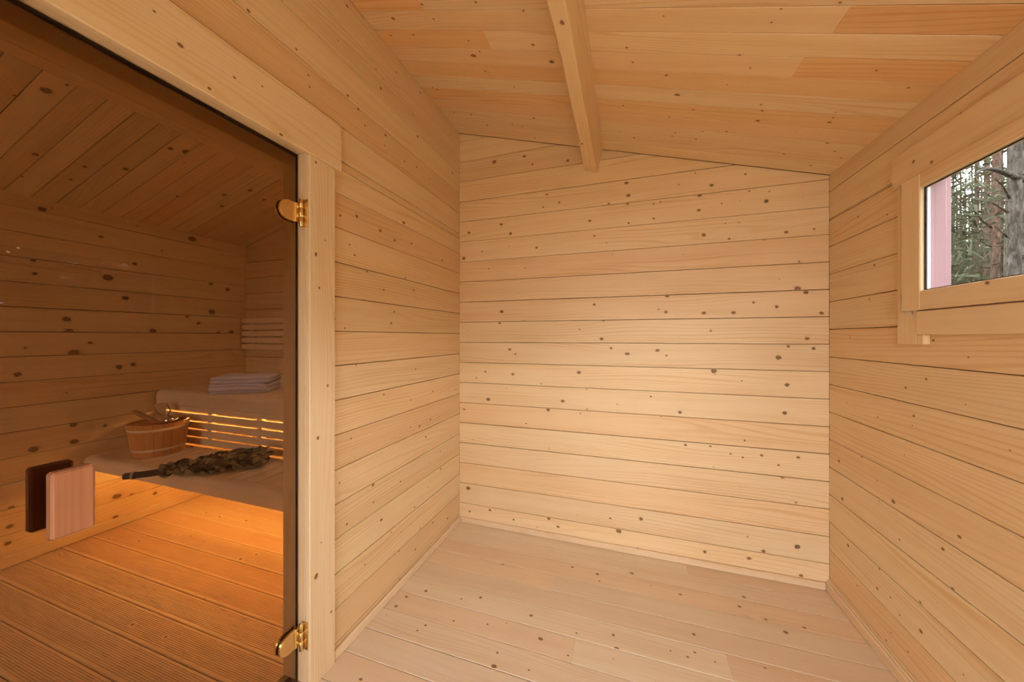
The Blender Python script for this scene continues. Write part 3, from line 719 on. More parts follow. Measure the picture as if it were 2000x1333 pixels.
# fixed outer frame, painted red, and the opening sash
RW = (1, 1, 1)
wbox('frame_post', XR+0.0005, XR+0.044, 1.4900, 1.5215, WIN_Z0-0.03, WIN_Z1, REDW, win, 'z', 0.002, RW)
wbox('frame_post', XR+0.0005, XR+0.044, WIN_Y0-0.045, WIN_Y0+0.040, WIN_Z0-0.03, WIN_Z1, REDW, win, 'z', 0.002, RW)
wbox('frame_head', XR+0.0005, XR+0.044, WIN_Y0+0.0405, 1.4895, WIN_Z1-0.030, WIN_Z1+0.008, REDW, win, 'y', 0.002, RW)
wbox('frame_sill', XR+0.0005, XR+0.044, WIN_Y0+0.0405, 1.4895, WIN_Z0-0.045, WIN_Z0+0.030, REDW, win, 'y', 0.002, RW)
S0, S1 = XR-0.034, XR-0.0065
sash = wbox('sash', S0, XR-0.0206, 1.4715, 1.5505, 1.3125, 1.7515, PTRIM, win, 'z', 0.0025, PW)
wbox('rebate', XR-0.0205, S1, 1.4716, 1.5060, 1.3127, 1.7510, PTRIM, sash, 'z', 0.001, PW)
wbox('stile', S0, S1, WIN_Y0+0.006, WIN_Y0+0.075, 1.3125, 1.7510, PTRIM, sash, 'z', 0.0025, PW)
wbox('rail', S0+0.0005, S1, WIN_Y0+0.0755, 1.4712, 1.3125, 1.3735, PTRIM, sash, 'y', 0.0025, PW, pk([(1928,553,5)], (S0+0.0005, 0, 0), (-1, 0, 0)))
wbox('rail', S0+0.0005, S1, WIN_Y0+0.0755, 1.4712, 1.7050, 1.7515, PTRIM, sash, 'y', 0.0025, PW)
for y0, y1 in ((1.4668, 1.4711), (WIN_Y0+0.0757, WIN_Y0+0.080)):
    wbox('gasket', XR-0.0222, XR-0.0198, y0, y1, 1.3738, 1.7047, RUBBER, win, 'z', 0.0004)
    wbox('glass_spacer', XR-0.0180, XR-0.0096, y0, y1, 1.3738, 1.7047, WHITE, win, 'z', 0.0008)
for z0, z1 in ((1.3738, 1.3770), (1.7012, 1.7047)):
    wbox('gasket', XR-0.0222, XR-0.0198, WIN_Y0+0.081, 1.4664, z0, z1, RUBBER, win, 'y', 0.0004)
wbox('pane', XR-0.0195, XR-0.0183, WIN_Y0+0.0760, 1.4710, 1.3740, 1.7048, CLEAR, win, 'y', 0.0003, (1, 1, 1))
wbox('pane', XR-0.0093, XR-0.0081, WIN_Y0+0.0760, 1.4710, 1.3740, 1.7048, CLEAR, win, 'y', 0.0003, (1, 1, 1))
# steel hinges between casing and sash
for z0 in (1.318, 1.690):
    hv, hf = lathe([(0.004, 0), (0.005, 0.001), (0.005, 0.052), (0.004, 0.053)], 12)
    hh = link('hinge', mesh('hinge', hv, hf, True), STEEL, win, Matrix.Translation((XR-0.0270, 1.5570, z0)))
    wbox('hinge_leaf', XR-0.0215, XR-0.0203, 1.5515, 1.5690, z0+0.004, z0+0.048, STEEL, hh, 'z', 0.0004)
wbox('catch_plate', XR-0.0225, XR-0.0203, 1.522, 1.546, 1.2985, 1.3105, STEEL, win, 'y', 0.0005)
# red painted boards outside
wbox('outer_casing', XR+0.046, XR+0.072, 1.5160, 1.640, 1.22, 1.90, REDW, win, 'z', 0.002, (1, 1, 1))
wbox('outer_casing', XR+0.046, XR+0.072, WIN_Y0-0.17, WIN_Y0-0.046, 1.22, 1.90, REDW, win, 'z', 0.002, (1, 1, 1))

# ------------------------------------------------------------------ sauna furniture
def rounded_bar(name, x0, x1, yf, yb, z0, z1, r, mat, parent, color, n=7):
    """bench nosing along x with a rounded front"""
    prof = [(yb, z0)]
    q = 0.010
    prof += [(yf+q-q*math.sin(a), z0+q-q*math.cos(a)) for a in [math.pi/2*i/4 for i in range(5)]]
    prof += [(yf+r-r*math.cos(a), z1-r+r*math.sin(a)) for a in [math.pi/2*i/n for i in range(n+1)]]
    prof += [(yb, z1)]
    xc, yc, zc = (x0+x1)/2, (yf+yb)/2, (z0+z1)/2; L = (x1-x0)/2; m_ = len(prof)
    vs = []
    for s, k in ((-L, 0.93), (-L+0.008, 1.0), (L-0.008, 1.0), (L, 0.93)):
        vs += [(s, (y-yc)*k, (z-zc)*k) for y, z in prof]
    fs = [[a*m_+i, a*m_+(i+1) % m_, (a+1)*m_+(i+1) % m_, (a+1)*m_+i] for a in range(3) for i in range(m_)]+[list(range(m_))[::-1], list(range(3*m_, 4*m_))]
    me = mesh(name, vs, fs)
    bm = bmesh.new(); bm.from_mesh(me); bmesh.ops.recalc_face_normals(bm, faces=bm.faces); bm.to_mesh(me); bm.free()
    knot_uv(me, {})
    return link(name, me, mat, parent, Matrix.Translation((xc, yc, zc)), color)
BX0, BX1 = XS+0.022, XP2-0.02
B1F, B1Z, B2F, B2Z = 1.140, 0.515, 1.472, 0.865
AT = lambda: tint(0.94, 1.03, 0.06)
b1 = empty('lower_bench', (BX0, B1F, SF), 'low slatted sauna bench with rounded nosing, lit orange from below', 'bench', 'sauna benches')
rounded_bar('nosing', BX0, BX1, B1F, B1F+0.062, B1Z-0.075, B1Z, 0.030, ASPEN, b1, AT())
x = BX0+0.002
while x < BX1-0.05:
    wbox('slat', x, min(x+0.0845, BX1), B1F+0.064, 1.486, B1Z-0.027, B1Z-0.001, ASPEN, b1, 'y', 0.003, AT()); x += 0.0955
for x0_, x1_ in ((XS+0.0006, XS+0.0216), (BX1+0.0004, XP2-0.0006)):
    wbox('wall_batten', x0_, x1_, B1F+0.10, 1.484, B1Z-0.075, B1Z-0.002, ASPEN, b1, 'y', 0.002, AT())
for xx in (-2.46, -1.86):
    wbox('bearer', xx, xx+0.04, B1F+0.064, 1.484, B1Z-0.068, B1Z-0.0275, ASPEN, b1, 'y', 0.002, AT())
b2 = empty('upper_bench', (BX0, B2F, SF), 'high sauna bench with glowing slatted riser below its nosing', 'bench', 'sauna benches')
rounded_bar('nosing', BX0, BX1, B2F, B2F+0.07, 0.766, B2Z, 0.034, ASPEN, b2, AT())
x = BX0+0.002
while x < BX1-0.05:
    wbox('slat', x, min(x+0.0845, BX1), B2F+0.072, YB-0.035, B2Z-0.027, B2Z-0.001, ASPEN, b2, 'y', 0.003, AT()); x += 0.0955
# riser slats with gaps at 0.727 0.674 0.621 0.569 0.518
for k, (z0, z1) in enumerate(((0.7325, 0.7650), (0.6800, 0.7210), (0.6275, 0.6685), (0.5750, 0.6160), (0.5230, 0.5635))):
    wbox('riser_slat', BX0, BX1, 1.488, 1.506, z0, z1, ASPEN, b2, 'x', 0.003, AT())
for xx in (BX0+0.002, -2.585, -2.140, -1.70, BX1-0.05):
    wbox('batten', xx, xx+0.042, 1.5065, 1.534, B1Z+0.001, 0.765, ASPEN, b2, 'z', 0.002, AT())
for x0_, x1_ in ((XS+0.0006, XS+0.0216), (BX1+0.0004, XP2-0.0006)):
    wbox('wall_batten', x0_, x1_, B2F+0.10, YB-0.036, B2Z-0.085, B2Z-0.002, ASPEN, b2, 'y', 0.002, AT())
for xx in (-2.40, -1.80):
    wbox('bearer', xx, xx+0.04, 1.5445, YB-0.036, B2Z-0.068, B2Z-0.0275, ASPEN, b2, 'y', 0.002, AT())
# LED strips under the benches
def led(name, label, x0, x1, yc, zc, mat, down=True):
    e = empty(name, ((x0+x1)/2, yc, zc), label, 'light strip', 'warm strips under the benches')
    wbox('channel', x0, x1, yc-0.011, yc+0.011, zc, zc+0.008, PLASTIC, e, 'x', 0.001)
    wbox('diffuser', x0+0.005, x1-0.005, yc-0.009, yc+0.009, zc-0.0062, zc-0.0002, mat, e, 'x', 0.001)
led('light_strip', 'warm light strip behind the slatted riser of the high bench', BX0+0.05, BX1-0.06, 1.565, 0.750, LEDA)
led('light_strip', 'warm light strip under the low bench', BX0+0.05, BX1-0.06, 1.30, B1Z-0.040, LEDB)
# round fill lamp added out of sight above the door head to light benches
def build_fill_lamp():
    c = Vector((-1.50, 1.58, 2.255)); e = empty('added_fill_lamp', c, 'round white fill lamp added out of sight on the sauna ceiling', 'lamp')
    vs, fs = lathe([(0.085, -0.045), (0.110, -0.040), (0.115, -0.001), (0.090, -0.0005)], 28)
    link('housing', mesh('housing', vs, fs[:-2], True), WHITE, e, Matrix.Translation(c))
    vs, fs = lathe([(0.030, -0.056), (0.070, -0.051), (0.0845, -0.043), (0.0845, -0.038)], 28)
    link('diffuser', mesh('diffuser', vs, fs, True), flat_mat('fill_lamp_glass', (0.9, 0.88, 0.85), 0.5, emit=(1.0, 0.86, 0.72), es=FILL_LAMP), e, Matrix.Translation(c))
build_fill_lamp()
# backrest on the back wall
br = empty('backrest', (XS+0.02, YB, 1.11), 'slatted backrest fixed to the sauna far wall above the towels', 'backrest')
for i in range(5):
    z1 = 1.381-i*0.0537; wbox('slat', XS+0.022, XP2-0.06, 2.024, 2.044, z1-0.044, z1, ASPEN, br, 'x', 0.003, AT())
for xx in (-2.975, -2.20, -1.40): wbox('batten', xx, xx+0.04, 2.0445, YB-0.0006, 1.115, 1.378, ASPEN, br, 'z', 0.002, AT())

# ------------------------------------------------------------------ bucket and ladle
BC = Vector((-2.738, 1.335, B1Z))
def build_bucket():
    e = empty('bucket', BC, 'orange wooden stave bucket with two pale hoops on the low bench', 'bucket')
    rb, rt, h, t, n = 0.116, 0.139, 0.192, 0.012, 20
    for k in range(n):
        a0, a1 = 2*math.pi*(k+0.02)/n, 2*math.pi*(k+0.98)/n; vs = []
        for z, r in ((0.001, rb), (h, rt)):
            for s in range(4):
                a = a0+(a1-a0)*s/3; rr = r-(0.0012 if s in (0, 3) else 0)
                vs.append((rr*math.cos(a), rr*math.sin(a), z)); vs.append(((r-t)*math.cos(a), (r-t)*math.sin(a), z))
        fs = []
        for s in range(3):
            i = 2*s; fs += [[i, i+2, 10+i, 8+i], [i+1, 9+i, 11+i, i+3], [8+i, 10+i, 11+i, 9+i], [i, i+1, i+3, i+2]]
        fs += [[0, 8, 9, 1], [6, 7, 15, 14]]
        # turn so that the grain runs up the stave
        R3 = AX['z']; vs = [tuple(R3.transposed() @ Vector(v)) for v in vs]
        me = mesh('stave', vs, fs)
        bm = bmesh.new(); bm.from_mesh(me); bmesh.ops.recalc_face_normals(bm, faces=bm.faces); bm.to_mesh(me); bm.free()
        knot_uv(me, {}); link('stave', me, STAVEW, e, Matrix.Translation(BC) @ R3.to_4x4(), tint(0.85, 1.05, 0.12))
    for z in (0.030, 0.150):
        r = rb+(rt-rb)*z/h; r2 = rb+(rt-rb)*(z+0.016)/h
        vs, fs = lathe([(r-0.002, z), (r+0.0022, z+0.001), (r2+0.0022, z+0.015), (r2-0.002, z+0.016)], 48)
        link('hoop', mesh('hoop', vs, fs[:-2], True), HOOP, e, Matrix.Translation(BC))
    vs, fs = lathe([(rb-t-0.001, 0.012), (rb-t-0.001, 0.024)], 32); me = mesh('bottom', vs, fs); knot_uv(me, {})
    link('bottom', me, STAVEW, e, Matrix.Translation(BC))
    # tall stave that forms the ear, on the far side
    d = Vector((-0.86, 0.51, 0)).normalized(); s = Vector((-d.y, d.x, 0))
    prof = [(0.026, -0.03), (0.026, 0.0), (0.020, 0.025), (0.019, 0.045), (0.028, 0.066), (0.034, 0.078), (0.030, 0.088), (0.012, 0.092)]
    ol = prof+[(-a, b) for a, b in prof[::-1]]
    n = len(ol); vs = []
    for q in (0.0, 0.013):
        for a, b in ol: p = d*(rt-0.004-q)+s*a+Vector((0, 0, h+b)); vs.append(tuple(AX['z'].transposed() @ p))
    fs = [list(range(n)), list(range(2*n-1, n-1, -1))]+[[i, n+i, n+(i+1) % n, (i+1) % n] for i in range(n)]
    me = mesh('ear', vs, fs)
    bm = bmesh.new(); bm.from_mesh(me); bmesh.ops.recalc_face_normals(bm, faces=bm.faces); bm.to_mesh(me); bm.free(); knot_uv(me, {})
    link('ear', me, ASPEN, e, Matrix.Translation(BC) @ AX['z'].to_4x4(), (0.86, 0.76, 0.58))
    p0 = d*(rt-0.02)+s*0.0+Vector((0, 0, h+0.060))
    pts = [p0+d*0.022, p0+s*-0.030+Vector((0, 0, 0.014)), p0+s*-0.042+Vector((0, 0, -0.020)), p0+s*-0.030-d*0.02+Vector((0, 0, -0.048)), p0+s*-0.075-d*0.05+Vector((0, 0, -0.060)), p0+s*-0.12-d*0.10+Vector((0, 0, -0.075))]
    link('rope', tube(pts, 0.0032, 8), ROPE, e, Matrix.Translation(BC))
build_bucket()
def build_ladle():
    e = empty('ladle', BC+Vector((0.03, 0.03, 0.10)), 'wooden handled ladle resting in the bucket', 'ladle')
    # shallow metal cup
    c = Vector((-2.716, 1.378, B1Z+0.160)); vs, fs = lathe([(0.004, 0.0), (0.026, 0.004), (0.036, 0.020), (0.039, 0.046), (0.0365, 0.046), (0.033, 0.021), (0.024, 0.007), (0.003, 0.003)], 24)
    link('cup', mesh('cup', vs, fs, True), CHROME, e, Matrix.Translation(c))
    a, b = Vector((-2.735, 1.352, B1Z+0.190)), Vector((-2.905, 1.290, B1Z+0.250))
    m1 = Vector((-2.800, 1.322, B1Z+0.203)); a = Vector((-2.748, 1.358, B1Z+0.170))
    pts = [a, a.lerp(m1, .5), m1, m1.lerp(b, .35), m1.lerp(b, .65), m1.lerp(b, .9), b]
    me = tube(pts, [0.006, 0.008, 0.0105, 0.013, 0.0145, 0.0135, 0.006], 12); knot_uv(me, {})
    link('handle', me, STAVEW, e, Matrix(), (0.62, 0.60, 0.62))
build_ladle()

# ------------------------------------------------------------------ dried birch whisk
def build_whisk():
    e = empty('birch_whisk', (-2.10, 1.2, B1Z), 'dried leafy birch whisk lying across the low bench', 'whisk')
    axis = [Vector((-2.345, 1.012, 0.5375)), Vector((-2.27, 1.062, 0.540)), Vector((-2.205, 1.115, 0.548)), Vector((-2.08, 1.215, 0.558)), Vector((-1.98, 1.305, 0.563)), Vector((-1.895, 1.385, 0.560))]
    rad =  [0.016, 0.0155, 0.024, 0.040, 0.046, 0.036]
    def at(t):
        f = t*(len(axis)-1); i = min(int(f), len(axis)-2); k = f-i
        return axis[i].lerp(axis[i+1], k), rad[i]*(1-k)+rad[i+1]*k, (axis[i+1]-axis[i]).normalized()
    r2 = random.Random(4)
    # bundle of twigs
    for k in range(13):
        a = 2*math.pi*k/12; rr = 0.0115 if k < 12 else 0.0
        pts = []
        for t in (0.0, 0.12, 0.25, 0.38, 0.5):
            p, r, d = at(t); s = d.cross(Vector((0, 0, 1))).normalized(); u = s.cross(d)
            sp = rr*(1+max(0, t-0.2)*2.0)
            pts.append(p+(s*math.cos(a)+u*math.sin(a))*sp-d*(r2.uniform(0, 0.006) if t == 0 else 0))
        link('twig', tube(pts, [0.0042, 0.0040, 0.0036, 0.003, 0.0022], 7), STEM, e)
    p, r, d = at(0.075)
    for j in (-1, 0, 1):
        s = d.cross(Vector((0, 0, 1))).normalized(); u = s.cross(d)
        ring = [p+d*(0.004*j)+(s*math.cos(a)+u*math.sin(a))*0.0172 for a in [2*math.pi*i/16 for i in range(17)]]
        link('binding', tube(ring, 0.0021, 6), TWINE, e)
    # leaves, each one a small curled blade
    shapes = []
    for q in range(5):
        w, L, cu = r2.uniform(0.30, 0.40), 1.0, r2.uniform(0.10, 0.45)
        rows = [(0, 0.02), (0.16, 0.75*w), (0.40, w), (0.68, 0.68*w), (0.88, 0.28*w), (1.0, 0.0)]
        vs, fs = [], []
        for x_, hw in rows:
            z = -cu*(x_-0.3)**2
            vs += [(x_, -hw, z+hw*r2.uniform(0.2, 0.6)), (x_, 0, z), (x_, hw, z+hw*r2.uniform(0.2, 0.6))]
        for i in range(len(rows)-1):
            for j in (0, 1): k = 3*i+j; fs.append([k, k+1, k+4, k+3])
        shapes.append(mesh('leaf', vs, fs, True)); shapes[-1].materials.append(LEAF)
    # dense heart of the bundle
    vs, fs = [], []; nr, nn = 16, 14
    for i in range(nr+1):
        t = 0.30+0.70*i/nr; p, r, d = at(min(t, 0.999)); s = d.cross(Vector((0, 0, 1))).normalized(); u = s.cross(d)
        kk = 0.45 if i in (0, nr) else 0.78
        for j in range(nn):
            a = 2*math.pi*j/nn; q = r*kk*(0.85+0.3*r2.random()); o = p+s*math.cos(a)*q*1.05+u*math.sin(a)*q
            o.z = max(o.z, B1Z+0.001); vs.append(o)
    for i in range(nr):
        for j in range(nn): fs.append([i*nn+j, (i+1)*nn+j, (i+1)*nn+(j+1) % nn, i*nn+(j+1) % nn])
    fs += [list(range(nn)), [nr*nn+j for j in range(nn)][::-1]]
    core = mesh('leaf_mass', vs, fs); bm = bmesh.new(); bm.from_mesh(core); bmesh.ops.recalc_face_normals(bm, faces=bm.faces); bm.to_mesh(core); bm.free()
    tag(link('leaf_mass', core, LEAF, e), kind='stuff')
    for k in range(285):
        t = 0.30+0.69*r2.random(); p, r, d = at(t); s = d.cross(Vector((0, 0, 1))).normalized(); u = s.cross(d)
        a = r2.uniform(-0.25*math.pi, 1.25*math.pi) if r2.random() < 0.85 else r2.uniform(0, 2*math.pi)
        out = s*math.cos(a)*1.05+u*math.sin(a); pos = p+out*r*r2.uniform(0.70, 1.08)
        fwd = (d*r2.uniform(0.5, 1.0)+out*r2.uniform(0.0, 0.5)+s*r2.uniform(-0.4, 0.4)+u*r2.uniform(-0.25, 0.25)).normalized()
        nrm = (out+Vector((r2.uniform(-.7, .7), r2.uniform(-.7, .7), r2.uniform(-.7, .7)))); sd = nrm.cross(fwd).normalized(); nr_ = fwd.cross(sd)
        S = r2.uniform(0.026, 0.050)
        pos.z = max(pos.z, B1Z+0.010)
        if (pos+fwd*S).z < B1Z+0.004: fwd.z = abs(fwd.z)*0.3; fwd.normalize(); sd = nrm.cross(fwd).normalized(); nr_ = fwd.cross(sd)
        mt = Matrix((fwd, sd, nr_)).transposed().to_4x4() @ Matrix.Scale(S, 4); mt.translation = pos
        link('leaf', shapes[k % 5], None, e, mt)
build_whisk()

# ------------------------------------------------------------------ towels
def towel(name, label, base, ang, L, D, layers, th, seed, sag=0.0, lean=0.0):
    """a cloth ribbon folded to and fro, drawn along its length, soft at the folds"""
    r3 = random.Random(seed); path = []
    for k in range(layers):
        z = th*(k+0.5); ins = r3.uniform(0, 0.010)
        ys = [-D/2+ins, -D/4, 0, D/4, D/2-ins*0.6]
        if k % 2: ys = ys[::-1]
        path += [(y, z) for y in ys]
        if k < layers-1:
            sgn = 1 if k % 2 == 0 else -1
            path += [(sgn*(D/2+th*0.40), z+th*0.28), (sgn*(D/2+th*0.40), z+th*0.72)]
    hw = th*0.46; nP = len(path); left, right = [], []
    for i, (y, z) in enumerate(path):
        a, b = path[max(i-1, 0)], path[min(i+1, nP-1)]; t = Vector((b[0]-a[0], b[1]-a[1])).normalized(); n = Vector((-t.y, t.x))
        left.append((y+n.x*hw, z+n.y*hw)); right.append((y-n.x*hw, z-n.y*hw))
    prof = left+right[::-1]; m_ = len(prof); nx = 18; vs, fs = [], []
    for i in range(nx+1):
        f = i/nx; x_ = (f-0.5)*L; en = min(1, min(f, 1-f)*9); 
        for y, z in prof:
            H_ = z/(th*layers)
            yy = y*(0.94+0.06*en)+0.006*noise.noise(Vector((x_*9, z*40, seed)))
            zz = z*(0.86+0.14*en**0.6)*(1-sag*math.sin(math.pi*f)*H_)+0.0045*H_*noise.noise(Vector((x_*11+seed, y*8, 1.7)))+lean*H_*y/D
            xx = x_+0.010*noise.noise(Vector((y*10, z*60, seed+4)))*(abs(f-0.5)*2)**3
            vs.append((xx, yy, max(0.0004, zz)))
    for i in range(nx):
        for j in range(m_): fs.append([i*m_+j, i*m_+(j+1) % m_, (i+1)*m_+(j+1) % m_, (i+1)*m_+j])
    fs += [list(range(m_)), [nx*m_+j for j in range(m_)][::-1]]
    me = mesh(name, vs, fs, True)
    bm = bmesh.new(); bm.from_mesh(me); bmesh.ops.recalc_face_normals(bm, faces=bm.faces); bmesh.ops.triangulate(bm, faces=[q for q in bm.faces if len(q.verts) > 4]); bm.to_mesh(me); bm.free()
    o = link(name, me, CLOTH, None, Matrix.Translation(base) @ Matrix.Rotation(ang, 4, 'Z'))
    return tag(o, label, 'towel', 'folded towels on the high bench')
TA = 0.555; e1 = Vector((math.cos(TA), math.sin(TA), 0)); e2 = Vector((-e1.y, e1.x, 0))
tc_ = Vector((-2.348, 1.527, B2Z))+e2*0.115
towel('towel', 'folded lilac white towel with layered edges, lowest of the stack', tc_, TA, 0.325, 0.215, 4, 0.0145, 3)
towel('towel', 'folded lilac white towel on top of the stack', tc_+Vector((0, 0, 0.0588))+e2*0.004, TA+0.02, 0.318, 0.205, 2, 0.026, 8, 0.10, 0.006)
towel('towel', 'folded lilac white towel half hidden by the door jamb', tc_+e1*0.36+e2*0.06, TA+0.1, 0.22, 0.20, 4, 0.022, 12)

# ------------------------------------------------------------------ outside: forest floor and pines
gv = [(-40, -40, -0.35), (60, -40, -0.35), (60, 60, -0.35), (-40, 60, -0.35)]
gnd = struct('ground', mesh('ground', gv, [[0, 1, 2, 3]]), 'brown forest floor outside the cabin', 'ground', GROUND)
fr = random.Random(21)
def pine(px, dist, width, mat, label, dead=6, live=0, seed=1, lean=0.0, dz=None, h=13.0):
    r4 = random.Random(seed)
    d = FW+RT*((px-1000)/FPX); b = Vector((d.x*dist, d.y*dist, -0.35))
    e = empty('pine_tree', b, label, 'tree', 'pines outside the window')
    R0 = width/2; pts, rs = [], []
    for i in range(15):
        z = h*i/14; pts.append(Vector((lean*z+0.03*noise.noise(Vector((z*0.5, seed, 0))), 0.03*noise.noise(Vector((z*0.5, seed, 5))), z)))
        rs.append(R0*(1.18 if i == 0 else 1.0)*(1-0.62*i/14)+0.012*noise.noise(Vector((z*2, seed, 9))))
    link('trunk', tube(pts, rs, 14), mat, e, Matrix.Translation(b))
    bvs, n = [], 0
    for k in range(dead):
        z = 1.6+ (5.2*(k+r4.random())/dead); f = min(z/h*14, 13.9); i = int(f); c = pts[i].lerp(pts[i+1], f-i)
        a = r4.uniform(0, 2*math.pi); L = r4.uniform(0.6, 1.5); dr = Vector((math.cos(a), math.sin(a), r4.uniform(-0.30, 0.15)))
        q = [c+dr*(L*s)+Vector((0, 0, -0.10*s*s*L+0.05*r4.uniform(-1, 1)*s)) for s in (0, .3, .6, 1)]
        br_ = link('branch', tube(q, [0.020, 0.014, 0.009, 0.003], 6), mat, e, Matrix.Translation(b))
    if live:
        vs, fs = [], []
        for k in range(live):
            z = r4.uniform(2.4, 9.5); a = r4.uniform(0, 2*math.pi); L = r4.uniform(0.7, 2.3); c = Vector((0, 0, z))
            dr = Vector((math.cos(a), math.sin(a), r4.uniform(-0.25, 0.25))); tip = c+dr*L
            for w in range(9):
                p = c+dr*L*r4.uniform(0.45, 1.05)+Vector((r4.gauss(0, .18), r4.gauss(0, .18), r4.gauss(0, .10)))
                for s in range(11):
                    v = Vector((r4.gauss(0, 1), r4.gauss(0, 1), r4.gauss(0, 1)+0.3)).normalized(); w_ = v.cross(Vector((r4.random(), r4.random(), r4.random()))).normalized()*0.010
                    o_ = len(vs); ln_ = r4.uniform(0.07, 0.16); vs += [p-w_, p+w_, p+v*ln_]; fs.append([o_, o_+1, o_+2])
        tag(link('needles', mesh('needles', vs, fs), NEEDLE, e, Matrix.Translation(b)), kind='stuff')
    return e
treeA = pine(1980, 6.2, 0.215, BARKG, 'thick grey barked pine trunk beside the window edge', 4, 0, 1)
pine(2003, 7.0, 0.26, BARKG, 'grey barked pine trunk cut off by the window edge', 5, 0, 2)
treeB = pine(1943.5, 9.3, 0.215, BARKP, 'pinkish pine trunk to the side of the thick grey one', 7, 0, 3, 0.004)
pine(1928, 11.5, 0.20, BARKP, 'paler pink pine trunk half behind the pinkish trunk', 6, 0, 4)
treeC = pine(1908, 12.5, 0.165, BARKB, 'slim brown pine trunk standing alone mid window', 8, 0, 5)
pine(1851, 13.0, 0.21, BARKG, 'grey pine trunk right beside the red painted board', 5, 10, 6)
def twig(tree, dist, pp, r0, mat):
    """a dead branch that leaves the trunk; pp are the points it passes in the photograph"""
    pts = []
    for k, (x_, y_) in enumerate(pp):
        d_ = FW+RT*((x_-1000)/FPX)+Vector((0, 0, -(y_-CYPX)/FPX)); pts.append(EY+d_*(dist-0.12*k))
    n = len(pts); link('branch', tube(pts, [r0*(1-0.75*k/(n-1)) for k in range(n)], 8), mat, tree)
twig(treeA, 6.2, [(1998, 352), (1975, 343), (1952, 334), (1930, 329), (1912, 334), (1904, 343)], 0.050, BARKG)
twig(treeA, 6.2, [(1972, 388), (1958, 362), (1944, 350), (1930, 346)], 0.016, BARKB)
twig(treeA, 6.2, [(1968, 415), (1952, 405), (1938, 396), (1905, 391)], 0.018, BARKB)
twig(treeA, 6.2, [(1967, 463), (1955, 452), (1940, 440)], 0.018, BARKB)
twig(treeA, 6.2, [(1968, 394), (1950, 392), (1920, 394), (1905, 391)], 0.010, BARKB)
twig(treeB, 9.3, [(1936, 445), (1920, 432), (1905, 415), (1880, 397), (1860, 378), (1850, 366)], 0.024, BARKB)
twig(treeB, 9.3, [(1936, 482), (1925, 478), (1915, 470)], 0.016, BARKB)
twig(treeC, 12.5, [(1905, 466), (1890, 458), (1875, 447), (1862, 445)], 0.020, BARKB)
twig(treeC, 12.5, [(1905, 462), (1888, 462), (1868, 466), (1856, 470)], 0.020, BARKB)
ORD = 'first second third fourth fifth sixth seventh eighth ninth tenth eleventh twelfth'.split()
FAR = ((1862, 25, .26), (1869, 30, .26), (1876, 22, .17), (1885, 28, .24), (1893, 34, .28), (1899, 24, .15), (1917, 27, .24), (1922, 33, .26), (1957, 21, .24), (1966, 29, .3), (1880, 36, .3), (1872, 40, .3))
ranks = {p: i for i, p in enumerate(sorted(q[0] for q in FAR))}
k_ = 0
for px, dist, w in FAR:
    k_ += 1
    pine(px, dist, w, (BARKB, BARKP, BARKG)[k_ % 3], 'distant pine trunk deep in the forest, %s counted from the red board' % ORD[ranks[px]], 3, 60, 30+k_, 0, None, 14)
YNG = ((1868, 15.5), (1885, 17.5), (1858, 19), (1898, 20), (1935, 19), (1960, 17), (1915, 24))
rank2 = {p: i for i, p in enumerate(sorted(q[0] for q in YNG))}
for px, dist in YNG:
    k_ += 1
    pine(px, dist, 0.09, BARKB, 'slender young pine with green needles, %s counted from the red board' % ORD[rank2[px]], 4, 85, 60+k_, 0, None, 9)
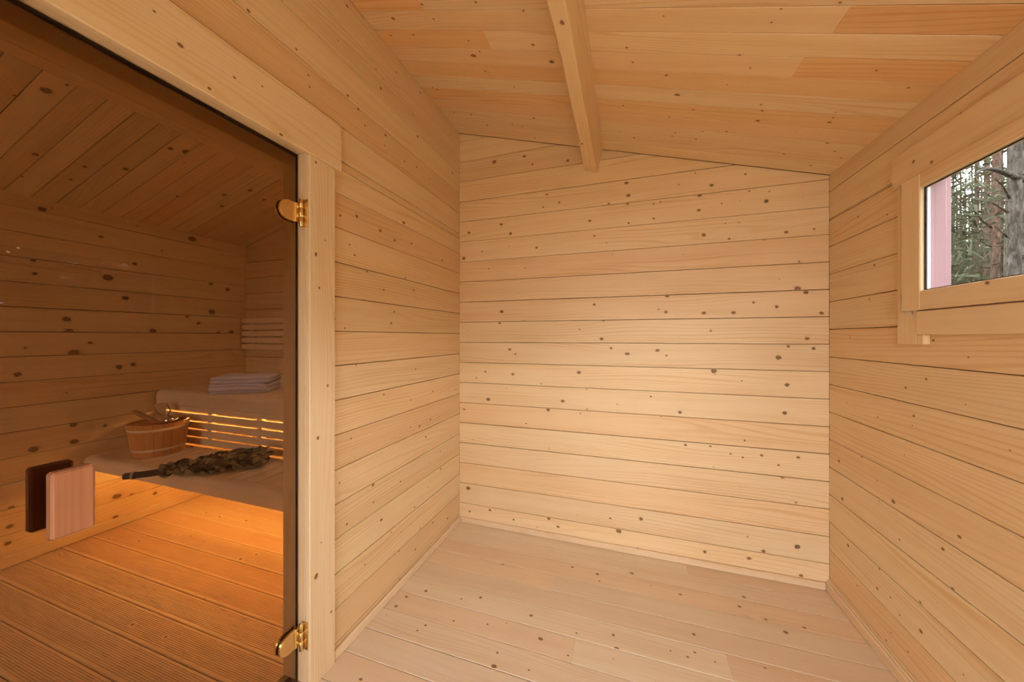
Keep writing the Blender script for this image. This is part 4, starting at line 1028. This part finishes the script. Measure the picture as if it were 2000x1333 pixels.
# forest that goes on around the cabin: copies of three pines
def copy_tree(o, loc, rot, sc_, label):
    c = o.copy(); COL.objects.link(c); c['label'] = label
    c.matrix_world = Matrix.Translation(loc) @ Matrix.Rotation(rot, 4, 'Z') @ Matrix.Scale(sc_, 4)
    for ch in o.children:
        d_ = ch.copy(); COL.objects.link(d_); d_.parent = c
    return c
protos = [pine(1990, 26, 0.24, BARKB, 'pine far back, just inside the window edge', 4, 80, 91, 0, None, 12),
          pine(1948, 31, 0.28, BARKP, 'pine far back behind the pinkish trunk', 4, 80, 92, 0, None, 13),
          pine(1857, 34, 0.26, BARKG, 'pine far back beside the red painted board', 4, 80, 93, 0, None, 11)]
spots = []
while len(spots) < 16:
    a = fr.uniform(-1.25, 1.15); d_ = fr.uniform(3.6, 17)
    x_, y_ = 0.9+d_*math.cos(a), 0.9+d_*math.sin(a)
    if 1.10 < y_/max(x_, .1) < 1.85 and x_ > 0: continue          # keep the window view as it is
    if x_ < 3.0 or any((x_-p)**2+(y_-q)**2 < 1.6 for p, q in spots): continue
    spots.append((x_, y_))
for i_, (x_, y_) in enumerate(spots):
    copy_tree(protos[i_ % 3], (x_, y_, -0.35), fr.uniform(0, 6.28), fr.uniform(0.85, 1.15), 'pine outside beyond the edge of the window view')
# thicket of young growth that closes the forest towards the horizon
def thicket():
    r5 = random.Random(77); vs, fs = [], []
    for k in range(11500):
        a = r5.uniform(-1.35, 1.30); d_ = r5.uniform(13, 30); z = (9.0 if a > 0.8 else 5.0)*r5.random()**1.1-0.3
        if 0.86 < a < 1.10 and r5.random() < 0.15: continue
        p = Vector((0.9+d_*math.cos(a), 0.9+d_*math.sin(a), z))
        for q in range(13):
            u = Vector((r5.gauss(0, .35), r5.gauss(0, .35), r5.gauss(0, .22))); v = Vector((r5.gauss(0, 1), r5.gauss(0, 1), r5.gauss(0, .5))).normalized()
            w_ = v.cross(Vector((r5.random(), r5.random(), r5.random()))).normalized()*r5.uniform(.010, .026)*(1.5 if a > 0.8 else 2.8); L = r5.uniform(.25, .6)
            o_ = len(vs); vs += [p+u-w_, p+u+w_, p+u+v*L]; fs.append([o_, o_+1, o_+2])
    return mesh('thicket', vs, fs)
tag(link('thicket', thicket(), NEEDLE), 'dense dark green and brown thicket filling the forest behind the trunks', 'undergrowth', kind='stuff')
# pale terrace added before the entrance to bounce light onto the ceiling
terrace = tag(bpy.data.objects.new('bounce_terrace', None), 'added pale plank terrace that bounces light in through the entrance', 'terrace', kind='structure'); COL.objects.link(terrace)
y_ = YF-0.11
while y_ > -5.2:
    wbox('deck_board', -3.4, 2.2, y_-0.118, y_, -0.05, -0.022, PFLOOR, terrace, 'x', 0.003); y_ -= 0.122
